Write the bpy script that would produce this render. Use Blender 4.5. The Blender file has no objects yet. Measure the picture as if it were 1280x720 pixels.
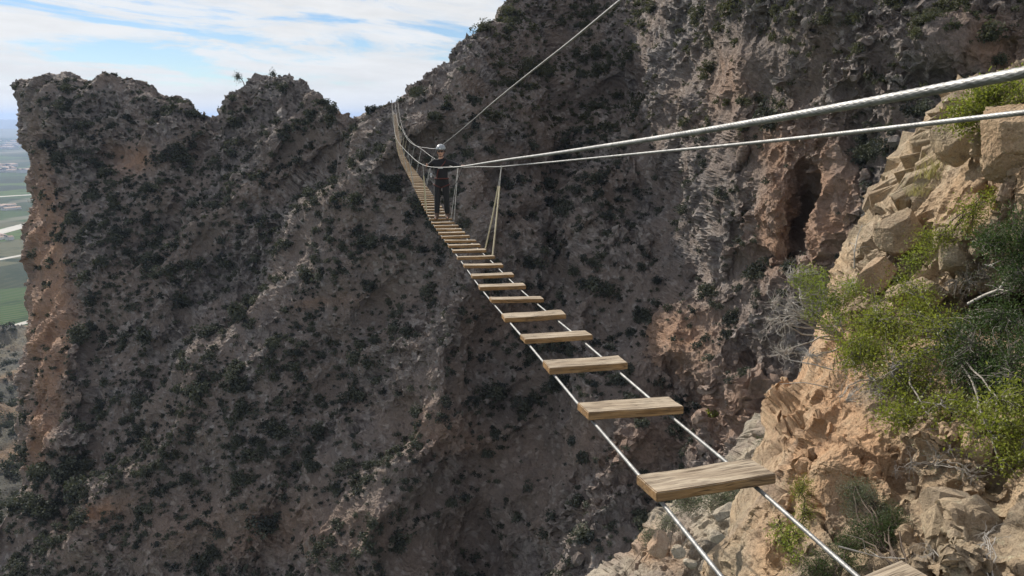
import bpy, bmesh, math, random
import numpy as np
from mathutils import Vector, Matrix
R = math.radians
rng = np.random.default_rng(7)
random.seed(7)
scene = bpy.context.scene
col = scene.collection

# ------------------------------------------------------------------ camera
F = 949.0
TH = R(12.65)
cam_d = bpy.data.cameras.new('camera'); cam = bpy.data.objects.new('camera', cam_d); col.objects.link(cam)
cam_d.sensor_width = 36; cam_d.lens = 36 * F / 1280; cam_d.clip_start = .05; cam_d.clip_end = 60000
cam.location = (0, 0, 0); cam.rotation_euler = (R(90) - TH, 0, 0)
scene.camera = cam
CT, ST = math.cos(TH), math.sin(TH)

def at(px, py, D):
    """world point(s) seen at photograph position px,py at depth D"""
    px = np.asarray(px, float); py = np.asarray(py, float); D = np.asarray(D, float)
    u = (px - 640) / F; v = -(py - 360) / F
    return np.stack(np.broadcast_arrays(u * D, (CT + ST * v) * D, (-ST + CT * v) * D), -1)

# ------------------------------------------------------------------ noise
def _h(ix, iy, iz, s):
    h = (ix.astype(np.uint32) * np.uint32(374761393) + iy.astype(np.uint32) * np.uint32(668265263)
         + iz.astype(np.uint32) * np.uint32(2147483647 & 0x7feb352d) + np.uint32((s * 974711 + 1013) & 0xffffffff))
    h = (h ^ (h >> np.uint32(15))) * np.uint32(2246822519)
    h = (h ^ (h >> np.uint32(13))) * np.uint32(3266489917)
    return h ^ (h >> np.uint32(16))
_G = rng.normal(size=(256, 3)); _G /= np.linalg.norm(_G, axis=1)[:, None]; _G = _G.astype(np.float32)
def perlin(P, s=0):
    Pi = np.floor(P).astype(np.int64); f = (P - Pi).astype(np.float32); Pi = Pi.astype(np.int32)
    w = f * f * f * (f * (f * 6 - 15) + 10)
    out = np.zeros(len(P), np.float32)
    for dx in (0, 1):
        wx = w[:, 0] if dx else 1 - w[:, 0]
        for dy in (0, 1):
            wy = w[:, 1] if dy else 1 - w[:, 1]
            for dz in (0, 1):
                wz = w[:, 2] if dz else 1 - w[:, 2]
                g = _G[_h(Pi[:, 0] + dx, Pi[:, 1] + dy, Pi[:, 2] + dz, s) & np.uint32(255)]
                out += wx * wy * wz * (g[:, 0] * (f[:, 0] - dx) + g[:, 1] * (f[:, 1] - dy) + g[:, 2] * (f[:, 2] - dz))
    return out * 1.6
def fbm(P, o=4, s=0, gain=.5):
    a, t = 1.0, 0
    for k in range(o):
        t = t + a * perlin(P * 2 ** k + 17.3 * k, s + k); a *= gain
    return t
def ridged(P, o=3, s=0):
    a, t = 1.0, 0
    for k in range(o):
        t = t + a * (1 - 2 * np.abs(perlin(P * 2 ** k + 9.1 * k, s + k))); a *= .5
    return t / 2
def voro(P, s=0):
    Pi = np.floor(P).astype(np.int32); f = (P - Pi).astype(np.float32)
    f1 = np.full(len(P), 9, np.float32); f2 = f1.copy(); rid = np.zeros(len(P), np.float32); O = np.zeros((3, len(P)), np.float32)
    for dx in (-1, 0, 1):
        for dy in (-1, 0, 1):
            for dz in (-1, 0, 1):
                h = _h(Pi[:, 0] + dx, Pi[:, 1] + dy, Pi[:, 2] + dz, s)
                qx = (h & np.uint32(1023)).astype(np.float32) / 1023 + dx - f[:, 0]
                qy = ((h >> np.uint32(10)) & np.uint32(1023)).astype(np.float32) / 1023 + dy - f[:, 1]
                qz = ((h >> np.uint32(20)) & np.uint32(1023)).astype(np.float32) / 1023 + dz - f[:, 2]
                d = qx * qx + qy * qy + qz * qz
                nr = d < f1
                f2 = np.where(nr, f1, np.minimum(f2, d)); rid = np.where(nr, ((h * np.uint32(747796405)) >> np.uint32(8)).astype(np.float32) / 2 ** 24, rid)
                O = np.where(nr[None], np.stack([qx, qy, qz]), O)
                f1 = np.where(nr, d, f1)
    g = _G[((rid * 65521) % 256).astype(np.int32)]
    voro.facet = -(g[:, 0] * O[0] + g[:, 1] * O[1] + g[:, 2] * O[2])
    return np.sqrt(f1), np.sqrt(f2), rid
def smooth(a, b, x):
    t = np.clip((x - a) / (b - a), 0, 1); return t * t * (3 - 2 * t)

class TPS:
    def __init__(self, pts, lam=0.0):
        p = np.array([q[:2] for q in pts], float) / 500; v = np.array([q[2] for q in pts], float); n = len(p)
        K = self.k(np.linalg.norm(p[:, None] - p[None], axis=2)) + lam * np.eye(n)
        Pm = np.c_[np.ones(n), p]; A = np.zeros((n + 3, n + 3)); A[:n, :n] = K; A[:n, n:] = Pm; A[n:, :n] = Pm.T
        self.w = np.linalg.solve(A, np.r_[v, 0, 0, 0]); self.p = p
    @staticmethod
    def k(r): return np.where(r > 1e-9, r * r * np.log(np.maximum(r, 1e-9)), 0)
    def __call__(self, x, y):
        sh = np.shape(x); x = np.ravel(x) / 500; y = np.ravel(y) / 500
        o = self.w[-3] + self.w[-2] * x + self.w[-1] * y
        for (a, b), w in zip(self.p, self.w): o = o + w * self.k(np.hypot(x - a, y - b))
        return o.reshape(sh)
def pw(tab):
    a = np.array(tab, float)
    return lambda x: np.interp(x, a[:, 0], a[:, 1])

# ------------------------------------------------------------------ object helpers
def tag(o, label=None, cat=None, group=None, kind=None):
    if label: o['label'] = label
    if cat: o['category'] = cat
    if group: o['group'] = group
    if kind: o['kind'] = kind
    return o
def link(name, data, mat=None, parent=None):
    o = bpy.data.objects.new(name, data); col.objects.link(o)
    if mat is not None and data is not None: data.materials.append(mat)
    if parent: o.parent = parent
    return o
def empty(name, loc=(0, 0, 0)):
    o = bpy.data.objects.new(name, None); col.objects.link(o); o.location = loc; o.empty_display_size = .2
    return o
def mesh_np(name, V, Fq, sm=False):
    V = np.ascontiguousarray(V, np.float32); Fq = np.ascontiguousarray(Fq, np.int32)
    m = bpy.data.meshes.new(name); n, k = Fq.shape
    m.vertices.add(len(V)); m.vertices.foreach_set('co', V.ravel())
    m.loops.add(n * k); m.loops.foreach_set('vertex_index', Fq.ravel())
    m.polygons.add(n); m.polygons.foreach_set('loop_start', np.arange(0, n * k, k, dtype=np.int32))
    m.polygons.foreach_set('loop_total', np.full(n, k, np.int32))
    m.polygons.foreach_set('use_smooth', np.full(n, sm, bool))
    m.update(calc_edges=True); return m
def attr(m, name, v):
    a = m.attributes.new(name, 'FLOAT', 'POINT'); a.data.foreach_set('value', np.ascontiguousarray(v, np.float32).ravel())
def grid_faces(nr, nc):
    i = np.arange(nr * nc).reshape(nr, nc)
    return np.stack([i[:-1, :-1], i[1:, :-1], i[1:, 1:], i[:-1, 1:]], -1).reshape(-1, 4)
def grid_normals(G):
    du = np.gradient(G, axis=1); dv = np.gradient(G, axis=0)
    n = np.cross(dv, du); l = np.linalg.norm(n, axis=2, keepdims=True); return n / np.maximum(l, 1e-9)
def stage(Pf, shape, dsp, blur=0):
    '''move the sheet along its normals, then return the moved points and their new normals'''
    Nf = grid_normals(Pf.reshape(*shape, 3))
    for _ in range(blur):
        Nf[1:-1, 1:-1] = (Nf[1:-1, 1:-1] * 2 + Nf[:-2, 1:-1] + Nf[2:, 1:-1] + Nf[1:-1, :-2] + Nf[1:-1, 2:]) / 6
    Nf /= np.maximum(np.linalg.norm(Nf, axis=2, keepdims=True), 1e-9)
    return Pf + Nf.reshape(-1, 3) * np.asarray(dsp)[:, None]
def tube(path, rad, seg=8, helix=0, pitch=.1, caps=True):
    """tube along path; helix>0 gives that many twisted strands"""
    P = np.asarray(path, float); n = len(P); rad = np.broadcast_to(np.asarray(rad, float), (n,))
    T = np.gradient(P, axis=0); T /= np.maximum(np.linalg.norm(T, axis=1), 1e-9)[:, None]
    up = np.array([0, 0, 1.]) if abs(T[0, 2]) < .9 else np.array([1., 0, 0])
    N = np.zeros_like(P); nrm = np.cross(T[0], up); nrm /= np.linalg.norm(nrm)
    for i in range(n):
        nrm = nrm - T[i] * nrm.dot(T[i]); nrm /= np.linalg.norm(nrm); N[i] = nrm
    B = np.cross(T, N); th = np.linspace(0, 2 * np.pi, seg, endpoint=False)
    s = np.r_[0, np.cumsum(np.linalg.norm(np.diff(P, axis=0), axis=1))]
    if helix:
        ph = helix * .5 * (th[None] - 2 * np.pi * s[:, None] / pitch)
        rr = rad[:, None] * (.46 + .60 * np.sqrt(np.abs(np.cos(ph))))
    else: rr = np.repeat(rad[:, None], seg, 1)
    V = P[:, None] + rr[..., None] * (np.cos(th)[None, :, None] * N[:, None] + np.sin(th)[None, :, None] * B[:, None])
    i = np.arange(n * seg).reshape(n, seg); j = np.roll(i, -1, axis=1)
    Fq = np.stack([i[:-1], j[:-1], j[1:], i[1:]], -1).reshape(-1, 4)
    return V.reshape(-1, 3), Fq
class MB:
    def __init__(s): s.v = []; s.f = []; s.n = 0
    def add(s, V, Fq): s.v.append(np.asarray(V)); s.f.append(np.asarray(Fq) + s.n); s.n += len(V); return s
    def build(s, name, mat, parent=None, sm=True):
        return link(name, mesh_np(name, np.concatenate(s.v), np.concatenate(s.f), sm), mat, parent)

# ------------------------------------------------------------------ materials
class NT:
    def __init__(s, name):
        s.m = bpy.data.materials.new(name); s.m.use_nodes = True; s.t = s.m.node_tree; s.n = s.t.nodes; s.l = s.t.links
        s.b = s.n['Principled BSDF']; s.out = s.n['Material Output']; s._c = None
    def new(s, k, **kw):
        x = s.n.new(k)
        for a, b in kw.items(): setattr(x, a, b)
        return x
    def co(s, kind='pos', scale=(1, 1, 1), rot=(0, 0, 0), loc=(0, 0, 0)):
        if kind == 'pos': src = s.new('ShaderNodeNewGeometry').outputs['Position']
        else: src = s.new('ShaderNodeTexCoord').outputs['Object']
        mp = s.new('ShaderNodeMapping'); mp.inputs['Scale'].default_value = scale; mp.inputs['Rotation'].default_value = rot; mp.inputs['Location'].default_value = loc
        s.l.new(src, mp.inputs[0]); return mp.outputs[0]
    def noise(s, co, scale, detail=4, rough=.55, dist=0):
        x = s.new('ShaderNodeTexNoise'); x.inputs['Scale'].default_value = scale; x.inputs['Detail'].default_value = detail
        x.inputs['Roughness'].default_value = rough; x.inputs['Distortion'].default_value = dist; s.l.new(co, x.inputs['Vector']); return x.outputs[0]
    def vor(s, co, scale, feat='F1', out='Distance'):
        x = s.new('ShaderNodeTexVoronoi', feature=feat); x.inputs['Scale'].default_value = scale; s.l.new(co, x.inputs['Vector']); return x.outputs[out]
    def ramp(s, fac, stops):
        x = s.new('ShaderNodeValToRGB'); e = x.color_ramp.elements
        while len(e) < len(stops): e.new(.5)
        for el, (p, c) in zip(e, stops):
            el.position = p; el.color = (*c, 1) if hasattr(c, '__len__') else (c, c, c, 1)
        s.l.new(fac, x.inputs[0]); return x.outputs[0]
    def mix(s, fac, a, b, mode='MIX'):
        x = s.new('ShaderNodeMix', data_type='RGBA', blend_type=mode)
        for v, i in ((fac, 0), (a, 6), (b, 7)):
            if isinstance(v, bpy.types.NodeSocket): s.l.new(v, x.inputs[i])
            else: x.inputs[i].default_value = v if i == 0 else (*v, 1)
        return x.outputs[2]
    def math(s, op, a, b=0, clamp=False):
        x = s.new('ShaderNodeMath', operation=op, use_clamp=clamp)
        for v, i in ((a, 0), (b, 1)):
            if isinstance(v, bpy.types.NodeSocket): s.l.new(v, x.inputs[i])
            else: x.inputs[i].default_value = v
        return x.outputs[0]
    def at(s, name): return s.new('ShaderNodeAttribute', attribute_name=name).outputs['Fac']
    def color(s, c): s.l.new(c, s.b.inputs['Base Color']) if isinstance(c, bpy.types.NodeSocket) else setattr(s.b.inputs['Base Color'], 'default_value', (*c, 1))
    def bump(s, h, strength=.5, dist=.1, prev=None):
        x = s.new('ShaderNodeBump'); x.inputs['Strength'].default_value = strength; x.inputs['Distance'].default_value = dist
        s.l.new(h, x.inputs['Height'])
        if prev is not None: s.l.new(prev, x.inputs['Normal'])
        s.l.new(x.outputs[0], s.b.inputs['Normal']); return x.outputs[0]
    def rough(s, v): s.b.inputs['Roughness'].default_value = v; return s

def rock_mat(name, sc, greys, tans, oranges, bumpd, lichen=True, stone=None):
    """sc = size in metres of the main colour patches"""
    n = NT(name); c = n.co()
    base = n.mix(n.ramp(n.noise(c, 1 / sc, 6, .6, .4), [(.38, 0.), (.62, 1.)]), greys[0], greys[1])
    base = n.mix(n.ramp(n.noise(n.co(loc=(31, 7, 3)), .45 / sc, 5, .6), [(.42, 0.), (.66, 1.)]), base, tans)
    pale = n.ramp(n.noise(n.co(loc=(11, 3, 9)), 4.5 / sc, 6, .7), [(.56, 0.), (.72, .55)])
    base = n.mix(pale, base, tuple(min(.6, x * 1.65) for x in greys[1]))
    if lichen:
        dk = n.ramp(n.noise(n.co(loc=(1, 33, 9)), 7 / sc, 6, .7), [(.54, 0.), (.68, .75)])
        base = n.mix(dk, base, tuple(x * .42 for x in greys[0]))
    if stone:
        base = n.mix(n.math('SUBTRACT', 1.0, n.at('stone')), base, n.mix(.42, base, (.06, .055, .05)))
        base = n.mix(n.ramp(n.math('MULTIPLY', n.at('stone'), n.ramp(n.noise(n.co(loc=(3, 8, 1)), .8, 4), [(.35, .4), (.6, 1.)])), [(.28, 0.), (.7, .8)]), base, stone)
    om = n.math('MULTIPLY', n.at('ora'), n.ramp(n.noise(n.co(loc=(5, 3, 9)), 1.4 / sc, 5, .65), [(.25, .3), (.55, 1.)]), True)
    base = n.mix(om, base, n.mix(n.noise(c, 3 / sc, 4), oranges[0], oranges[1]))
    base = n.mix(n.at('soil'), base, (.285, .228, .195))
    n.color(base); n.rough(.93); n.b.inputs['Specular IOR Level'].default_value = .15
    h1 = n.noise(c, 9 / sc, 8, .68)
    v = n.vor(n.co(rot=(.4, .3, .2), scale=(1, 1, .55)), 3.2 / sc, 'DISTANCE_TO_EDGE')
    h2 = n.ramp(v, [(0., 0.), (.09, 1.)])
    gr = n.noise(n.co(loc=(4, 2, 7)), 45 / sc, 4, .7)
    base = n.mix(n.ramp(gr, [(.36, .45), (.48, 0.)]), base, (.10, .085, .07)); n.color(base)
    p = n.bump(h1, 1.0, bumpd * 1.6); p = n.bump(gr, .8, bumpd * .45, p); n.bump(h2, .3, bumpd * .6, p)
    return n.m

M = {}
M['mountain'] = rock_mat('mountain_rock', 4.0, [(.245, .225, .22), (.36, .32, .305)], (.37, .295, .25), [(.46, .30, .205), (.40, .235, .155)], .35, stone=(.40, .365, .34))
M['hillside'] = rock_mat('hillside_rock', 9.0, [(.07, .075, .07), (.13, .125, .11)], (.18, .16, .12), [(.40, .25, .15), (.34, .2, .12)], .8)  # greys and tan darkened so the colour stands for a shadowed slope
M['near'] = rock_mat('near_rock', .35, [(.30, .245, .18), (.45, .37, .265)], (.50, .37, .24), [(.58, .36, .21), (.52, .29, .16)], .02)
M['ledge'] = rock_mat('ledge_rock', .5, [(.28, .25, .205), (.42, .37, .30)], (.44, .37, .28), [(.45, .28, .18), (.40, .24, .14)], .03)
M['boulder'] = rock_mat('boulder_rock', .5, [(.29, .26, .215), (.44, .39, .31)], (.46, .38, .285), [(.5, .3, .18), (.45, .25, .15)], .02)

def foliage_mat(name, c1, c2, sc, trans=.35, rough=.55):
    n = NT(name); base = n.mix(n.ramp(n.noise(n.co(), 1 / sc, 3, .6), [(.35, 0.), (.65, 1.)]), c1, c2)
    n.color(base); n.rough(rough); n.b.inputs['Specular IOR Level'].default_value = .3
    tr = n.new('ShaderNodeBsdfTranslucent'); n.l.new(n.mix(.5, base, (c2[0] * 1.3, c2[1] * 1.5, c2[2] * .5)), tr.inputs[0])
    mx = n.new('ShaderNodeMixShader'); mx.inputs[0].default_value = trans
    n.l.new(n.b.outputs[0], mx.inputs[1]); n.l.new(tr.outputs[0], mx.inputs[2]); n.l.new(mx.outputs[0], n.out.inputs[0])
    return n.m
M['scrub'] = foliage_mat('scrub_leaf', (.036, .041, .040), (.105, .11, .080), 2.2, .1, .9)
M['scrub_olive'] = foliage_mat('scrub_olive_leaf', (.05, .055, .036), (.105, .105, .065), 1.5, .2, .8)
M['bright_leaf'] = foliage_mat('bright_green_leaf', (.075, .095, .022), (.26, .275, .062), .06, .45, .38)
M['dark_leaf'] = foliage_mat('dark_green_leaf', (.035, .06, .022), (.07, .105, .035), .15, .3, .5)
M['grey_leaf'] = foliage_mat('grey_green_leaf', (.085, .10, .07), (.15, .165, .11), .15, .25, .7)
M['yellow_leaf'] = foliage_mat('yellow_green_leaf', (.15, .20, .04), (.26, .29, .07), .12, .4, .5)
M['straw'] = foliage_mat('dry_grass_blade', (.28, .24, .13), (.40, .36, .2), .2, .3, .7)
def simple(name, c, rough=.7, sc=None, c2=None, bump=0, metal=0, kind='obj'):
    n = NT(name); n.rough(rough); n.b.inputs['Metallic'].default_value = metal
    if sc: n.color(n.mix(n.ramp(n.noise(n.co(kind), sc, 5, .6), [(.35, 0.), (.65, 1.)]), c, c2 or tuple(x * .6 for x in c)))
    else: n.color(c)
    if bump: n.bump(n.noise(n.co(kind), sc or 50, 6, .6), .6, bump)
    return n.m
M['twig'] = simple('dry_twig_bark', (.27, .245, .22), .85, 40, (.15, .13, .11))
M['bark'] = simple('brown_bark', (.12, .09, .065), .9, 40, (.07, .05, .04))
M['pale_twig'] = simple('bleached_twig', (.46, .43, .39), .8, 30, (.30, .27, .24))

# wood
def wood_mat():
    n = NT('weathered_timber'); oi = n.new('ShaderNodeObjectInfo')
    tc = n.new('ShaderNodeTexCoord'); add = n.new('ShaderNodeVectorMath', operation='ADD')
    sc = n.new('ShaderNodeVectorMath', operation='SCALE'); sc.inputs[3].default_value = 37.0
    comb = n.new('ShaderNodeCombineXYZ')
    for i in range(3): n.l.new(oi.outputs['Random'], comb.inputs[i])
    n.l.new(comb.outputs[0], sc.inputs[0]); n.l.new(tc.outputs['Object'], add.inputs[0]); n.l.new(sc.outputs[0], add.inputs[1])
    def mp(s):
        m = n.new('ShaderNodeMapping'); m.inputs['Scale'].default_value = s; n.l.new(add.outputs[0], m.inputs[0]); return m.outputs[0]
    g1 = n.noise(mp((3.2, 42, 42)), 1.6, 7, .62, .9)
    g2 = n.noise(mp((5, 160, 160)), 2.0, 4, .6, .3)
    big = n.noise(mp((3, 9, 9)), 1.3, 3, .5)
    c = n.ramp(g1, [(.28, (.105, .068, .036)), (.46, (.27, .19, .105)), (.60, (.40, .30, .18)), (.78, (.50, .41, .28))])
    c = n.mix(n.ramp(g2, [(.50, 0.), (.62, .75)]), c, (.10, .07, .045))
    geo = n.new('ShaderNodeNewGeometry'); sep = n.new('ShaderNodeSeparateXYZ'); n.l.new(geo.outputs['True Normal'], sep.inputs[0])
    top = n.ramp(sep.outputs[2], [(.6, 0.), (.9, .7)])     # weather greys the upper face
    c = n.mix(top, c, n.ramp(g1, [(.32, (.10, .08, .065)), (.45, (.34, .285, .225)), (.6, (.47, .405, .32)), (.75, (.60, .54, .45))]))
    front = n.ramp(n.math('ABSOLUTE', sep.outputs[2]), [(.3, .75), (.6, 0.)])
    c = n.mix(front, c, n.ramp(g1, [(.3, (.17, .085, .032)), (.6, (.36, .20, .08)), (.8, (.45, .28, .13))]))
    c = n.mix(n.ramp(big, [(.40, .4), (.56, 0.)]), c, (.17, .12, .075))
    crack = n.ramp(n.noise(mp((1.6, 30, 30)), 1.0, 3, .5, 1.6), [(.465, 0.), (.5, 1.), (.535, 0.)])
    cm = n.math('MULTIPLY', crack, n.ramp(n.noise(mp((4, 6, 6)), 1.7, 2), [(.42, 0.), (.56, .9)]))
    c = n.mix(cm, c, (.05, .032, .02))
    kn = n.vor(mp((5, 14, 14)), .8); c = n.mix(n.ramp(kn, [(.05, .85), (.11, 0.)]), c, (.06, .035, .018))
    n.color(c); n.rough(.78); n.b.inputs['Specular IOR Level'].default_value = .25
    p = n.bump(g1, .5, .004); n.bump(n.math('SUBTRACT', g2, cm), .6, .003, p); return n.m
M['wood'] = wood_mat()
def cable_mat():
    n = NT('galvanised_steel_cable'); c = n.co('obj')
    n.color(n.mix(n.ramp(n.noise(c, 22, 5, .65), [(.35, 0.), (.7, 1.)]), (.17, .17, .17), (.36, .36, .355))); n.rough(.5)
    n.b.inputs['Metallic'].default_value = .45; n.bump(n.noise(c, 900, 3), .4, .0006); return n.m
M['cable'] = cable_mat()
M['sleeve'] = simple('yellow_hose', (.52, .46, .30), .6, 9, (.40, .35, .23))
M['cord'] = simple('grey_cord', (.40, .39, .36), .8, 60, (.28, .27, .25))

# ------------------------------------------------------------------ MAIN MOUNTAIN
ridge = pw([(-60, 112), (18, 106), (30, 100), (60, 97), (100, 95), (130, 90), (160, 91), (190, 100), (215, 112), (235, 122), (255, 140), (268, 150), (274, 145), (282, 126),
            (300, 118), (313, 106), (321, 98), (338, 99), (344, 95), (352, 96), (375, 104), (400, 120), (415, 133), (425, 147), (432, 149), (450, 144), (480, 130), (497, 119), (510, 106), (530, 94),
            (552, 86), (565, 74), (580, 58), (600, 40), (625, 15), (640, 0), (680, -38), (760, -110), (900, -190), (1360, -250)])
edge = pw([(100, 18), (125, 20), (150, 26), (175, 28), (200, 35), (230, 37), (260, 36), (300, 36), (330, 40), (370, 43), (400, 44), (430, 38), (460, 33), (490, 28), (530, 23), (550, 26), (560, 34), (585, 42), (600, 34), (640, 8), (680, -22), (800, -100)])
Ytop = pw([(0, 150), (150, 147), (270, 141), (345, 134), (430, 124), (497, 112), (560, 113), (640, 121), (720, 130), (790, 131), (830, 118), (880, 96), (950, 80), (1050, 68), (1150, 62), (1280, 56), (1360, 54)])
Ybot = pw([(0, 140), (300, 131), (500, 120), (700, 113), (800, 104), (900, 86), (1000, 74), (1280, 62), (1360, 60)])
mm = pw([(0, 1.5), (300, 1.3), (560, 1.25), (640, 1.15), (800, 1.15), (880, 1.6), (1000, 2.3), (1280, 1.9)])
def gs(x, y, cx, cy, rx, ry, a=0):
    ca, sa = math.cos(R(a)), math.sin(R(a)); X = (x - cx) * ca + (y - cy) * sa; Y = -(x - cx) * sa + (y - cy) * ca
    return np.exp(-(X / rx) ** 2 - (Y / ry) ** 2)
def sm1(f, w):    # smooth a piecewise table
    return lambda x: sum(f(x + k * w) for k in (-1, -.5, 0, .5, 1)) / 5
Ytop, Ybot, mm = sm1(Ytop, 25), sm1(Ybot, 40), sm1(mm, 40)
def pline(px, py, pts, w, wl=None):
    '''soft ridge along a polyline; wl = width on its left/upper side'''
    best = np.full(np.shape(px), 1e9); sg_ = np.zeros(np.shape(px))
    for (a, b), (c, d_) in zip(pts[:-1], pts[1:]):
        t = np.clip(((px - a) * (c - a) + (py - b) * (d_ - b)) / ((c - a) ** 2 + (d_ - b) ** 2), 0, 1)
        r = np.hypot(px - a - t * (c - a), py - b - t * (d_ - b)); s_ = (px - a) * (d_ - b) - (py - b) * (c - a)
        sg_ = np.where(r < best, s_, sg_); best = np.minimum(best, r)
    ww = np.where(sg_ > 0, w, wl or w); q_ = best / ww; return np.exp(-(np.sqrt(q_ * q_ + .35) - .59) * 1.25)
def depth_main(px, py):
    t = smooth(140, 560, py); Y0 = Ytop(px) * (1 - t) + Ybot(px) * t
    v = -(py - 360) / F; dy = CT + ST * v; dz = -ST + CT * v; m = mm(px)
    D = m * Y0 / (m * dy - dz)
    D = D + 17 * np.exp(-np.maximum(px - edge(py), 0) / 24) * smooth(650, 560, py)      # left cliff turns away
    # spurs (minus) and gullies (plus)
    wob = 12 * np.sin(py / 31.0) + 9 * np.sin(px / 19.0 + 1) + 5 * np.sin(py / 9.0 + px / 14.0); pa, pb = px + wob, py + 6 * np.sin(px / 29.0)
    f_ = smooth(-5, 60, py - ridge(px))
    D -= f_ * 4.6 * pline(pa, pb, [(520, 130), (470, 210), (400, 300), (300, 420), (200, 540), (130, 660)], 34, 60)
    D += f_ * 6.5 * pline(pa, pb, [(428, 150), (400, 230), (310, 330), (215, 430), (140, 540), (90, 640)], 30, 30)
    D -= f_ * 3.2 * pline(pa, pb, [(345, 100), (330, 180), (250, 290), (180, 380)], 24, 30)
    D += f_ * 4 * pline(pa, pb, [(270, 150), (258, 220), (200, 320), (130, 420), (100, 520)], 22, 22)
    D -= f_ * 2.5 * pline(pa, pb, [(200, 110), (160, 220), (120, 320), (95, 440)], 30, 18)
    D -= f_ * 5.5 * pline(pa, pb, [(570, 80), (610, 180), (600, 290), (560, 420), (520, 560), (440, 740)], 40, 40)
    D += f_ * 5 * pline(pa, pb, [(520, 200), (520, 320), (450, 440), (380, 600), (300, 760)], 36, 36)
    D += 9 * pline(pa, pb, [(760, -60), (735, 60), (715, 170), (680, 300), (660, 420), (640, 560), (600, 740)], 42, 42)
    D -= 5.5 * pline(pa, pb, [(850, -60), (800, 90), (770, 180), (740, 300), (720, 420), (760, 560), (740, 740)], 30, 30)
    D += 3.5 * pline(pa, pb, [(900, 60), (860, 200), (800, 330), (840, 470), (880, 620)], 24, 24)
    D -= 3.5 * pline(pa, pb, [(930, 40), (890, 180), (870, 300), (850, 400), (930, 500), (960, 640)], 20, 20)
    D += 7.5 * gs(px, py, 1008, 268, 17, 58, 8) - 2.5 * gs(px, py, 960, 235, 30, 40, 4) - 1.5 * gs(px, py, 1055, 250, 30, 70) + 1.5 * gs(px, py, 960, 300, 30, 30)
    D += 3 * gs(px, py, 975, 330, 60, 14) - 3.5 * gs(px, py, 820, 400, 34, 60, -20) + 2.5 * gs(px, py, 870, 470, 30, 60, -30)
    D += 3 * gs(px, py, 870, 250, 10, 90, 15) - 3 * gs(px, py, 905, 130, 18, 60) + 2.5 * gs(px, py, 1090, 190, 30, 60, 20) - 3 * gs(px, py, 1180, 60, 60, 30)
    D += 5 * gs(px, py, 60, 515, 16, 22) + 4 * gs(px, py, 145, 200, 22, 14) + 3 * gs(px, py, 590, 690, 70, 40) - 3 * gs(px, py, 420, 640, 90, 60)
    return D
NC, NR, NU, NBK = 1060, 600, 40, 34
X = np.linspace(18, 1350, NC)
rg = ridge(X)
PY = np.zeros((NU + NR, NC))
for c in range(NC):
    cut_ = max(rg[c], -25) + 7
    PY[:NU, c] = np.linspace(rg[c], cut_, NU, endpoint=False); PY[NU:, c] = np.linspace(cut_, 790, NR)
PX = X[None] + (edge(PY) - 18) * np.exp(-(X[None] - 18) / 70)
DD = depth_main(PX, PY)
# round the crest over
kk = PY - PY[:1]
DD = DD + 5 * np.exp(-kk / 7)
G = at(PX, PY, DD)
# back side rows (beyond the crest)
back = []
for j in range(NBK, 0, -1):
    s = j * .35 + (j / NBK) ** 2 * 26
    p = G[0].copy(); hd = p[:, :2] / np.linalg.norm(p[:, :2], axis=1)[:, None]
    p[:, :2] += hd * s; p[:, 2] -= .12 * s + .016 * s * s; p[:, 0] += .7 * s * np.exp(-(X - 18) / 70); back.append(p)
G = np.concatenate([np.array(back), G], 0)
# left side columns (beyond the left cliff edge)
side = []
for j in range(40, 0, -1):
    s = j * .3 + (j / 40) ** 2 * 40
    p = G[:, 0].copy(); p += p / np.linalg.norm(p, axis=1)[:, None] * s; p[:, 0] += .015 * s + .004 * s * s; side.append(p)
G = np.concatenate([np.array(side).transpose(1, 0, 2), G], 1)
nr, nc = G.shape[:2]
Nn = grid_normals(G)
P = G.reshape(-1, 3); N = Nn.reshape(-1, 3)
pxx = np.concatenate([np.repeat(PX[:, :1], 40, 1), PX], 1); pxx = np.concatenate([np.repeat(pxx[:1], NBK, 0), pxx], 0).ravel()
pyy = np.concatenate([np.repeat(PY[:, :1], 40, 1), PY], 1); pyy = np.concatenate([np.repeat(pyy[:1], NBK, 0), pyy], 0).ravel()
front = np.zeros((nr, nc), bool); front[NBK:, 40:] = True; front = front.ravel()
crest_ = np.exp(-np.maximum(pyy - np.interp(pxx, X, rg), 0) / 14) * smooth(720, 560, pxx)
crag = np.clip(smooth(830, 930, pxx) * .9 + gs(pxx, pyy, 60, 350, 50, 240) + .7 * gs(pxx, pyy, 200, 150, 190, 80) + .6 * gs(pxx, pyy, 345, 140, 90, 60) + .6 * gs(pxx, pyy, 640, 100, 80, 90), .22, 1)
rocky = smooth(-.22, .28, perlin((P @ np.array([[.55, .1, .83], [.1, .99, 0], [-.83, .1, .55]]).T) / np.array([22., 11., 8.]), 3) + .6 * perlin(P / 4.0, 4) + .5 * (crag - .45) - .08)
oz = np.clip(1.1 * gs(pxx, pyy, 58, 300, 22, 110, -6) + 1.1 * gs(pxx, pyy, 62, 430, 24, 90) + 1.1 * gs(pxx, pyy, 50, 550, 22, 50) + gs(pxx, pyy, 165, 195, 34, 18) + 1.2 * gs(pxx, pyy, 965, 275, 36, 75) + 1.1 * gs(pxx, pyy, 1045, 265, 30, 90) + gs(pxx, pyy, 1245, 60, 50, 36) + .7 * gs(pxx, pyy, 905, 100, 26, 45, 20), 0, 1)
smo = 1 - .65 * oz
lay = np.array([[.55, .1, .83], [.1, .99, 0], [-.83, .1, .55]])   # dipping beds that run up to the right
SH = (nr, nc); TL = np.array([[.9, .1, .35], [-.1, .95, -.2], [-.35, .2, .9]]).T
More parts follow.
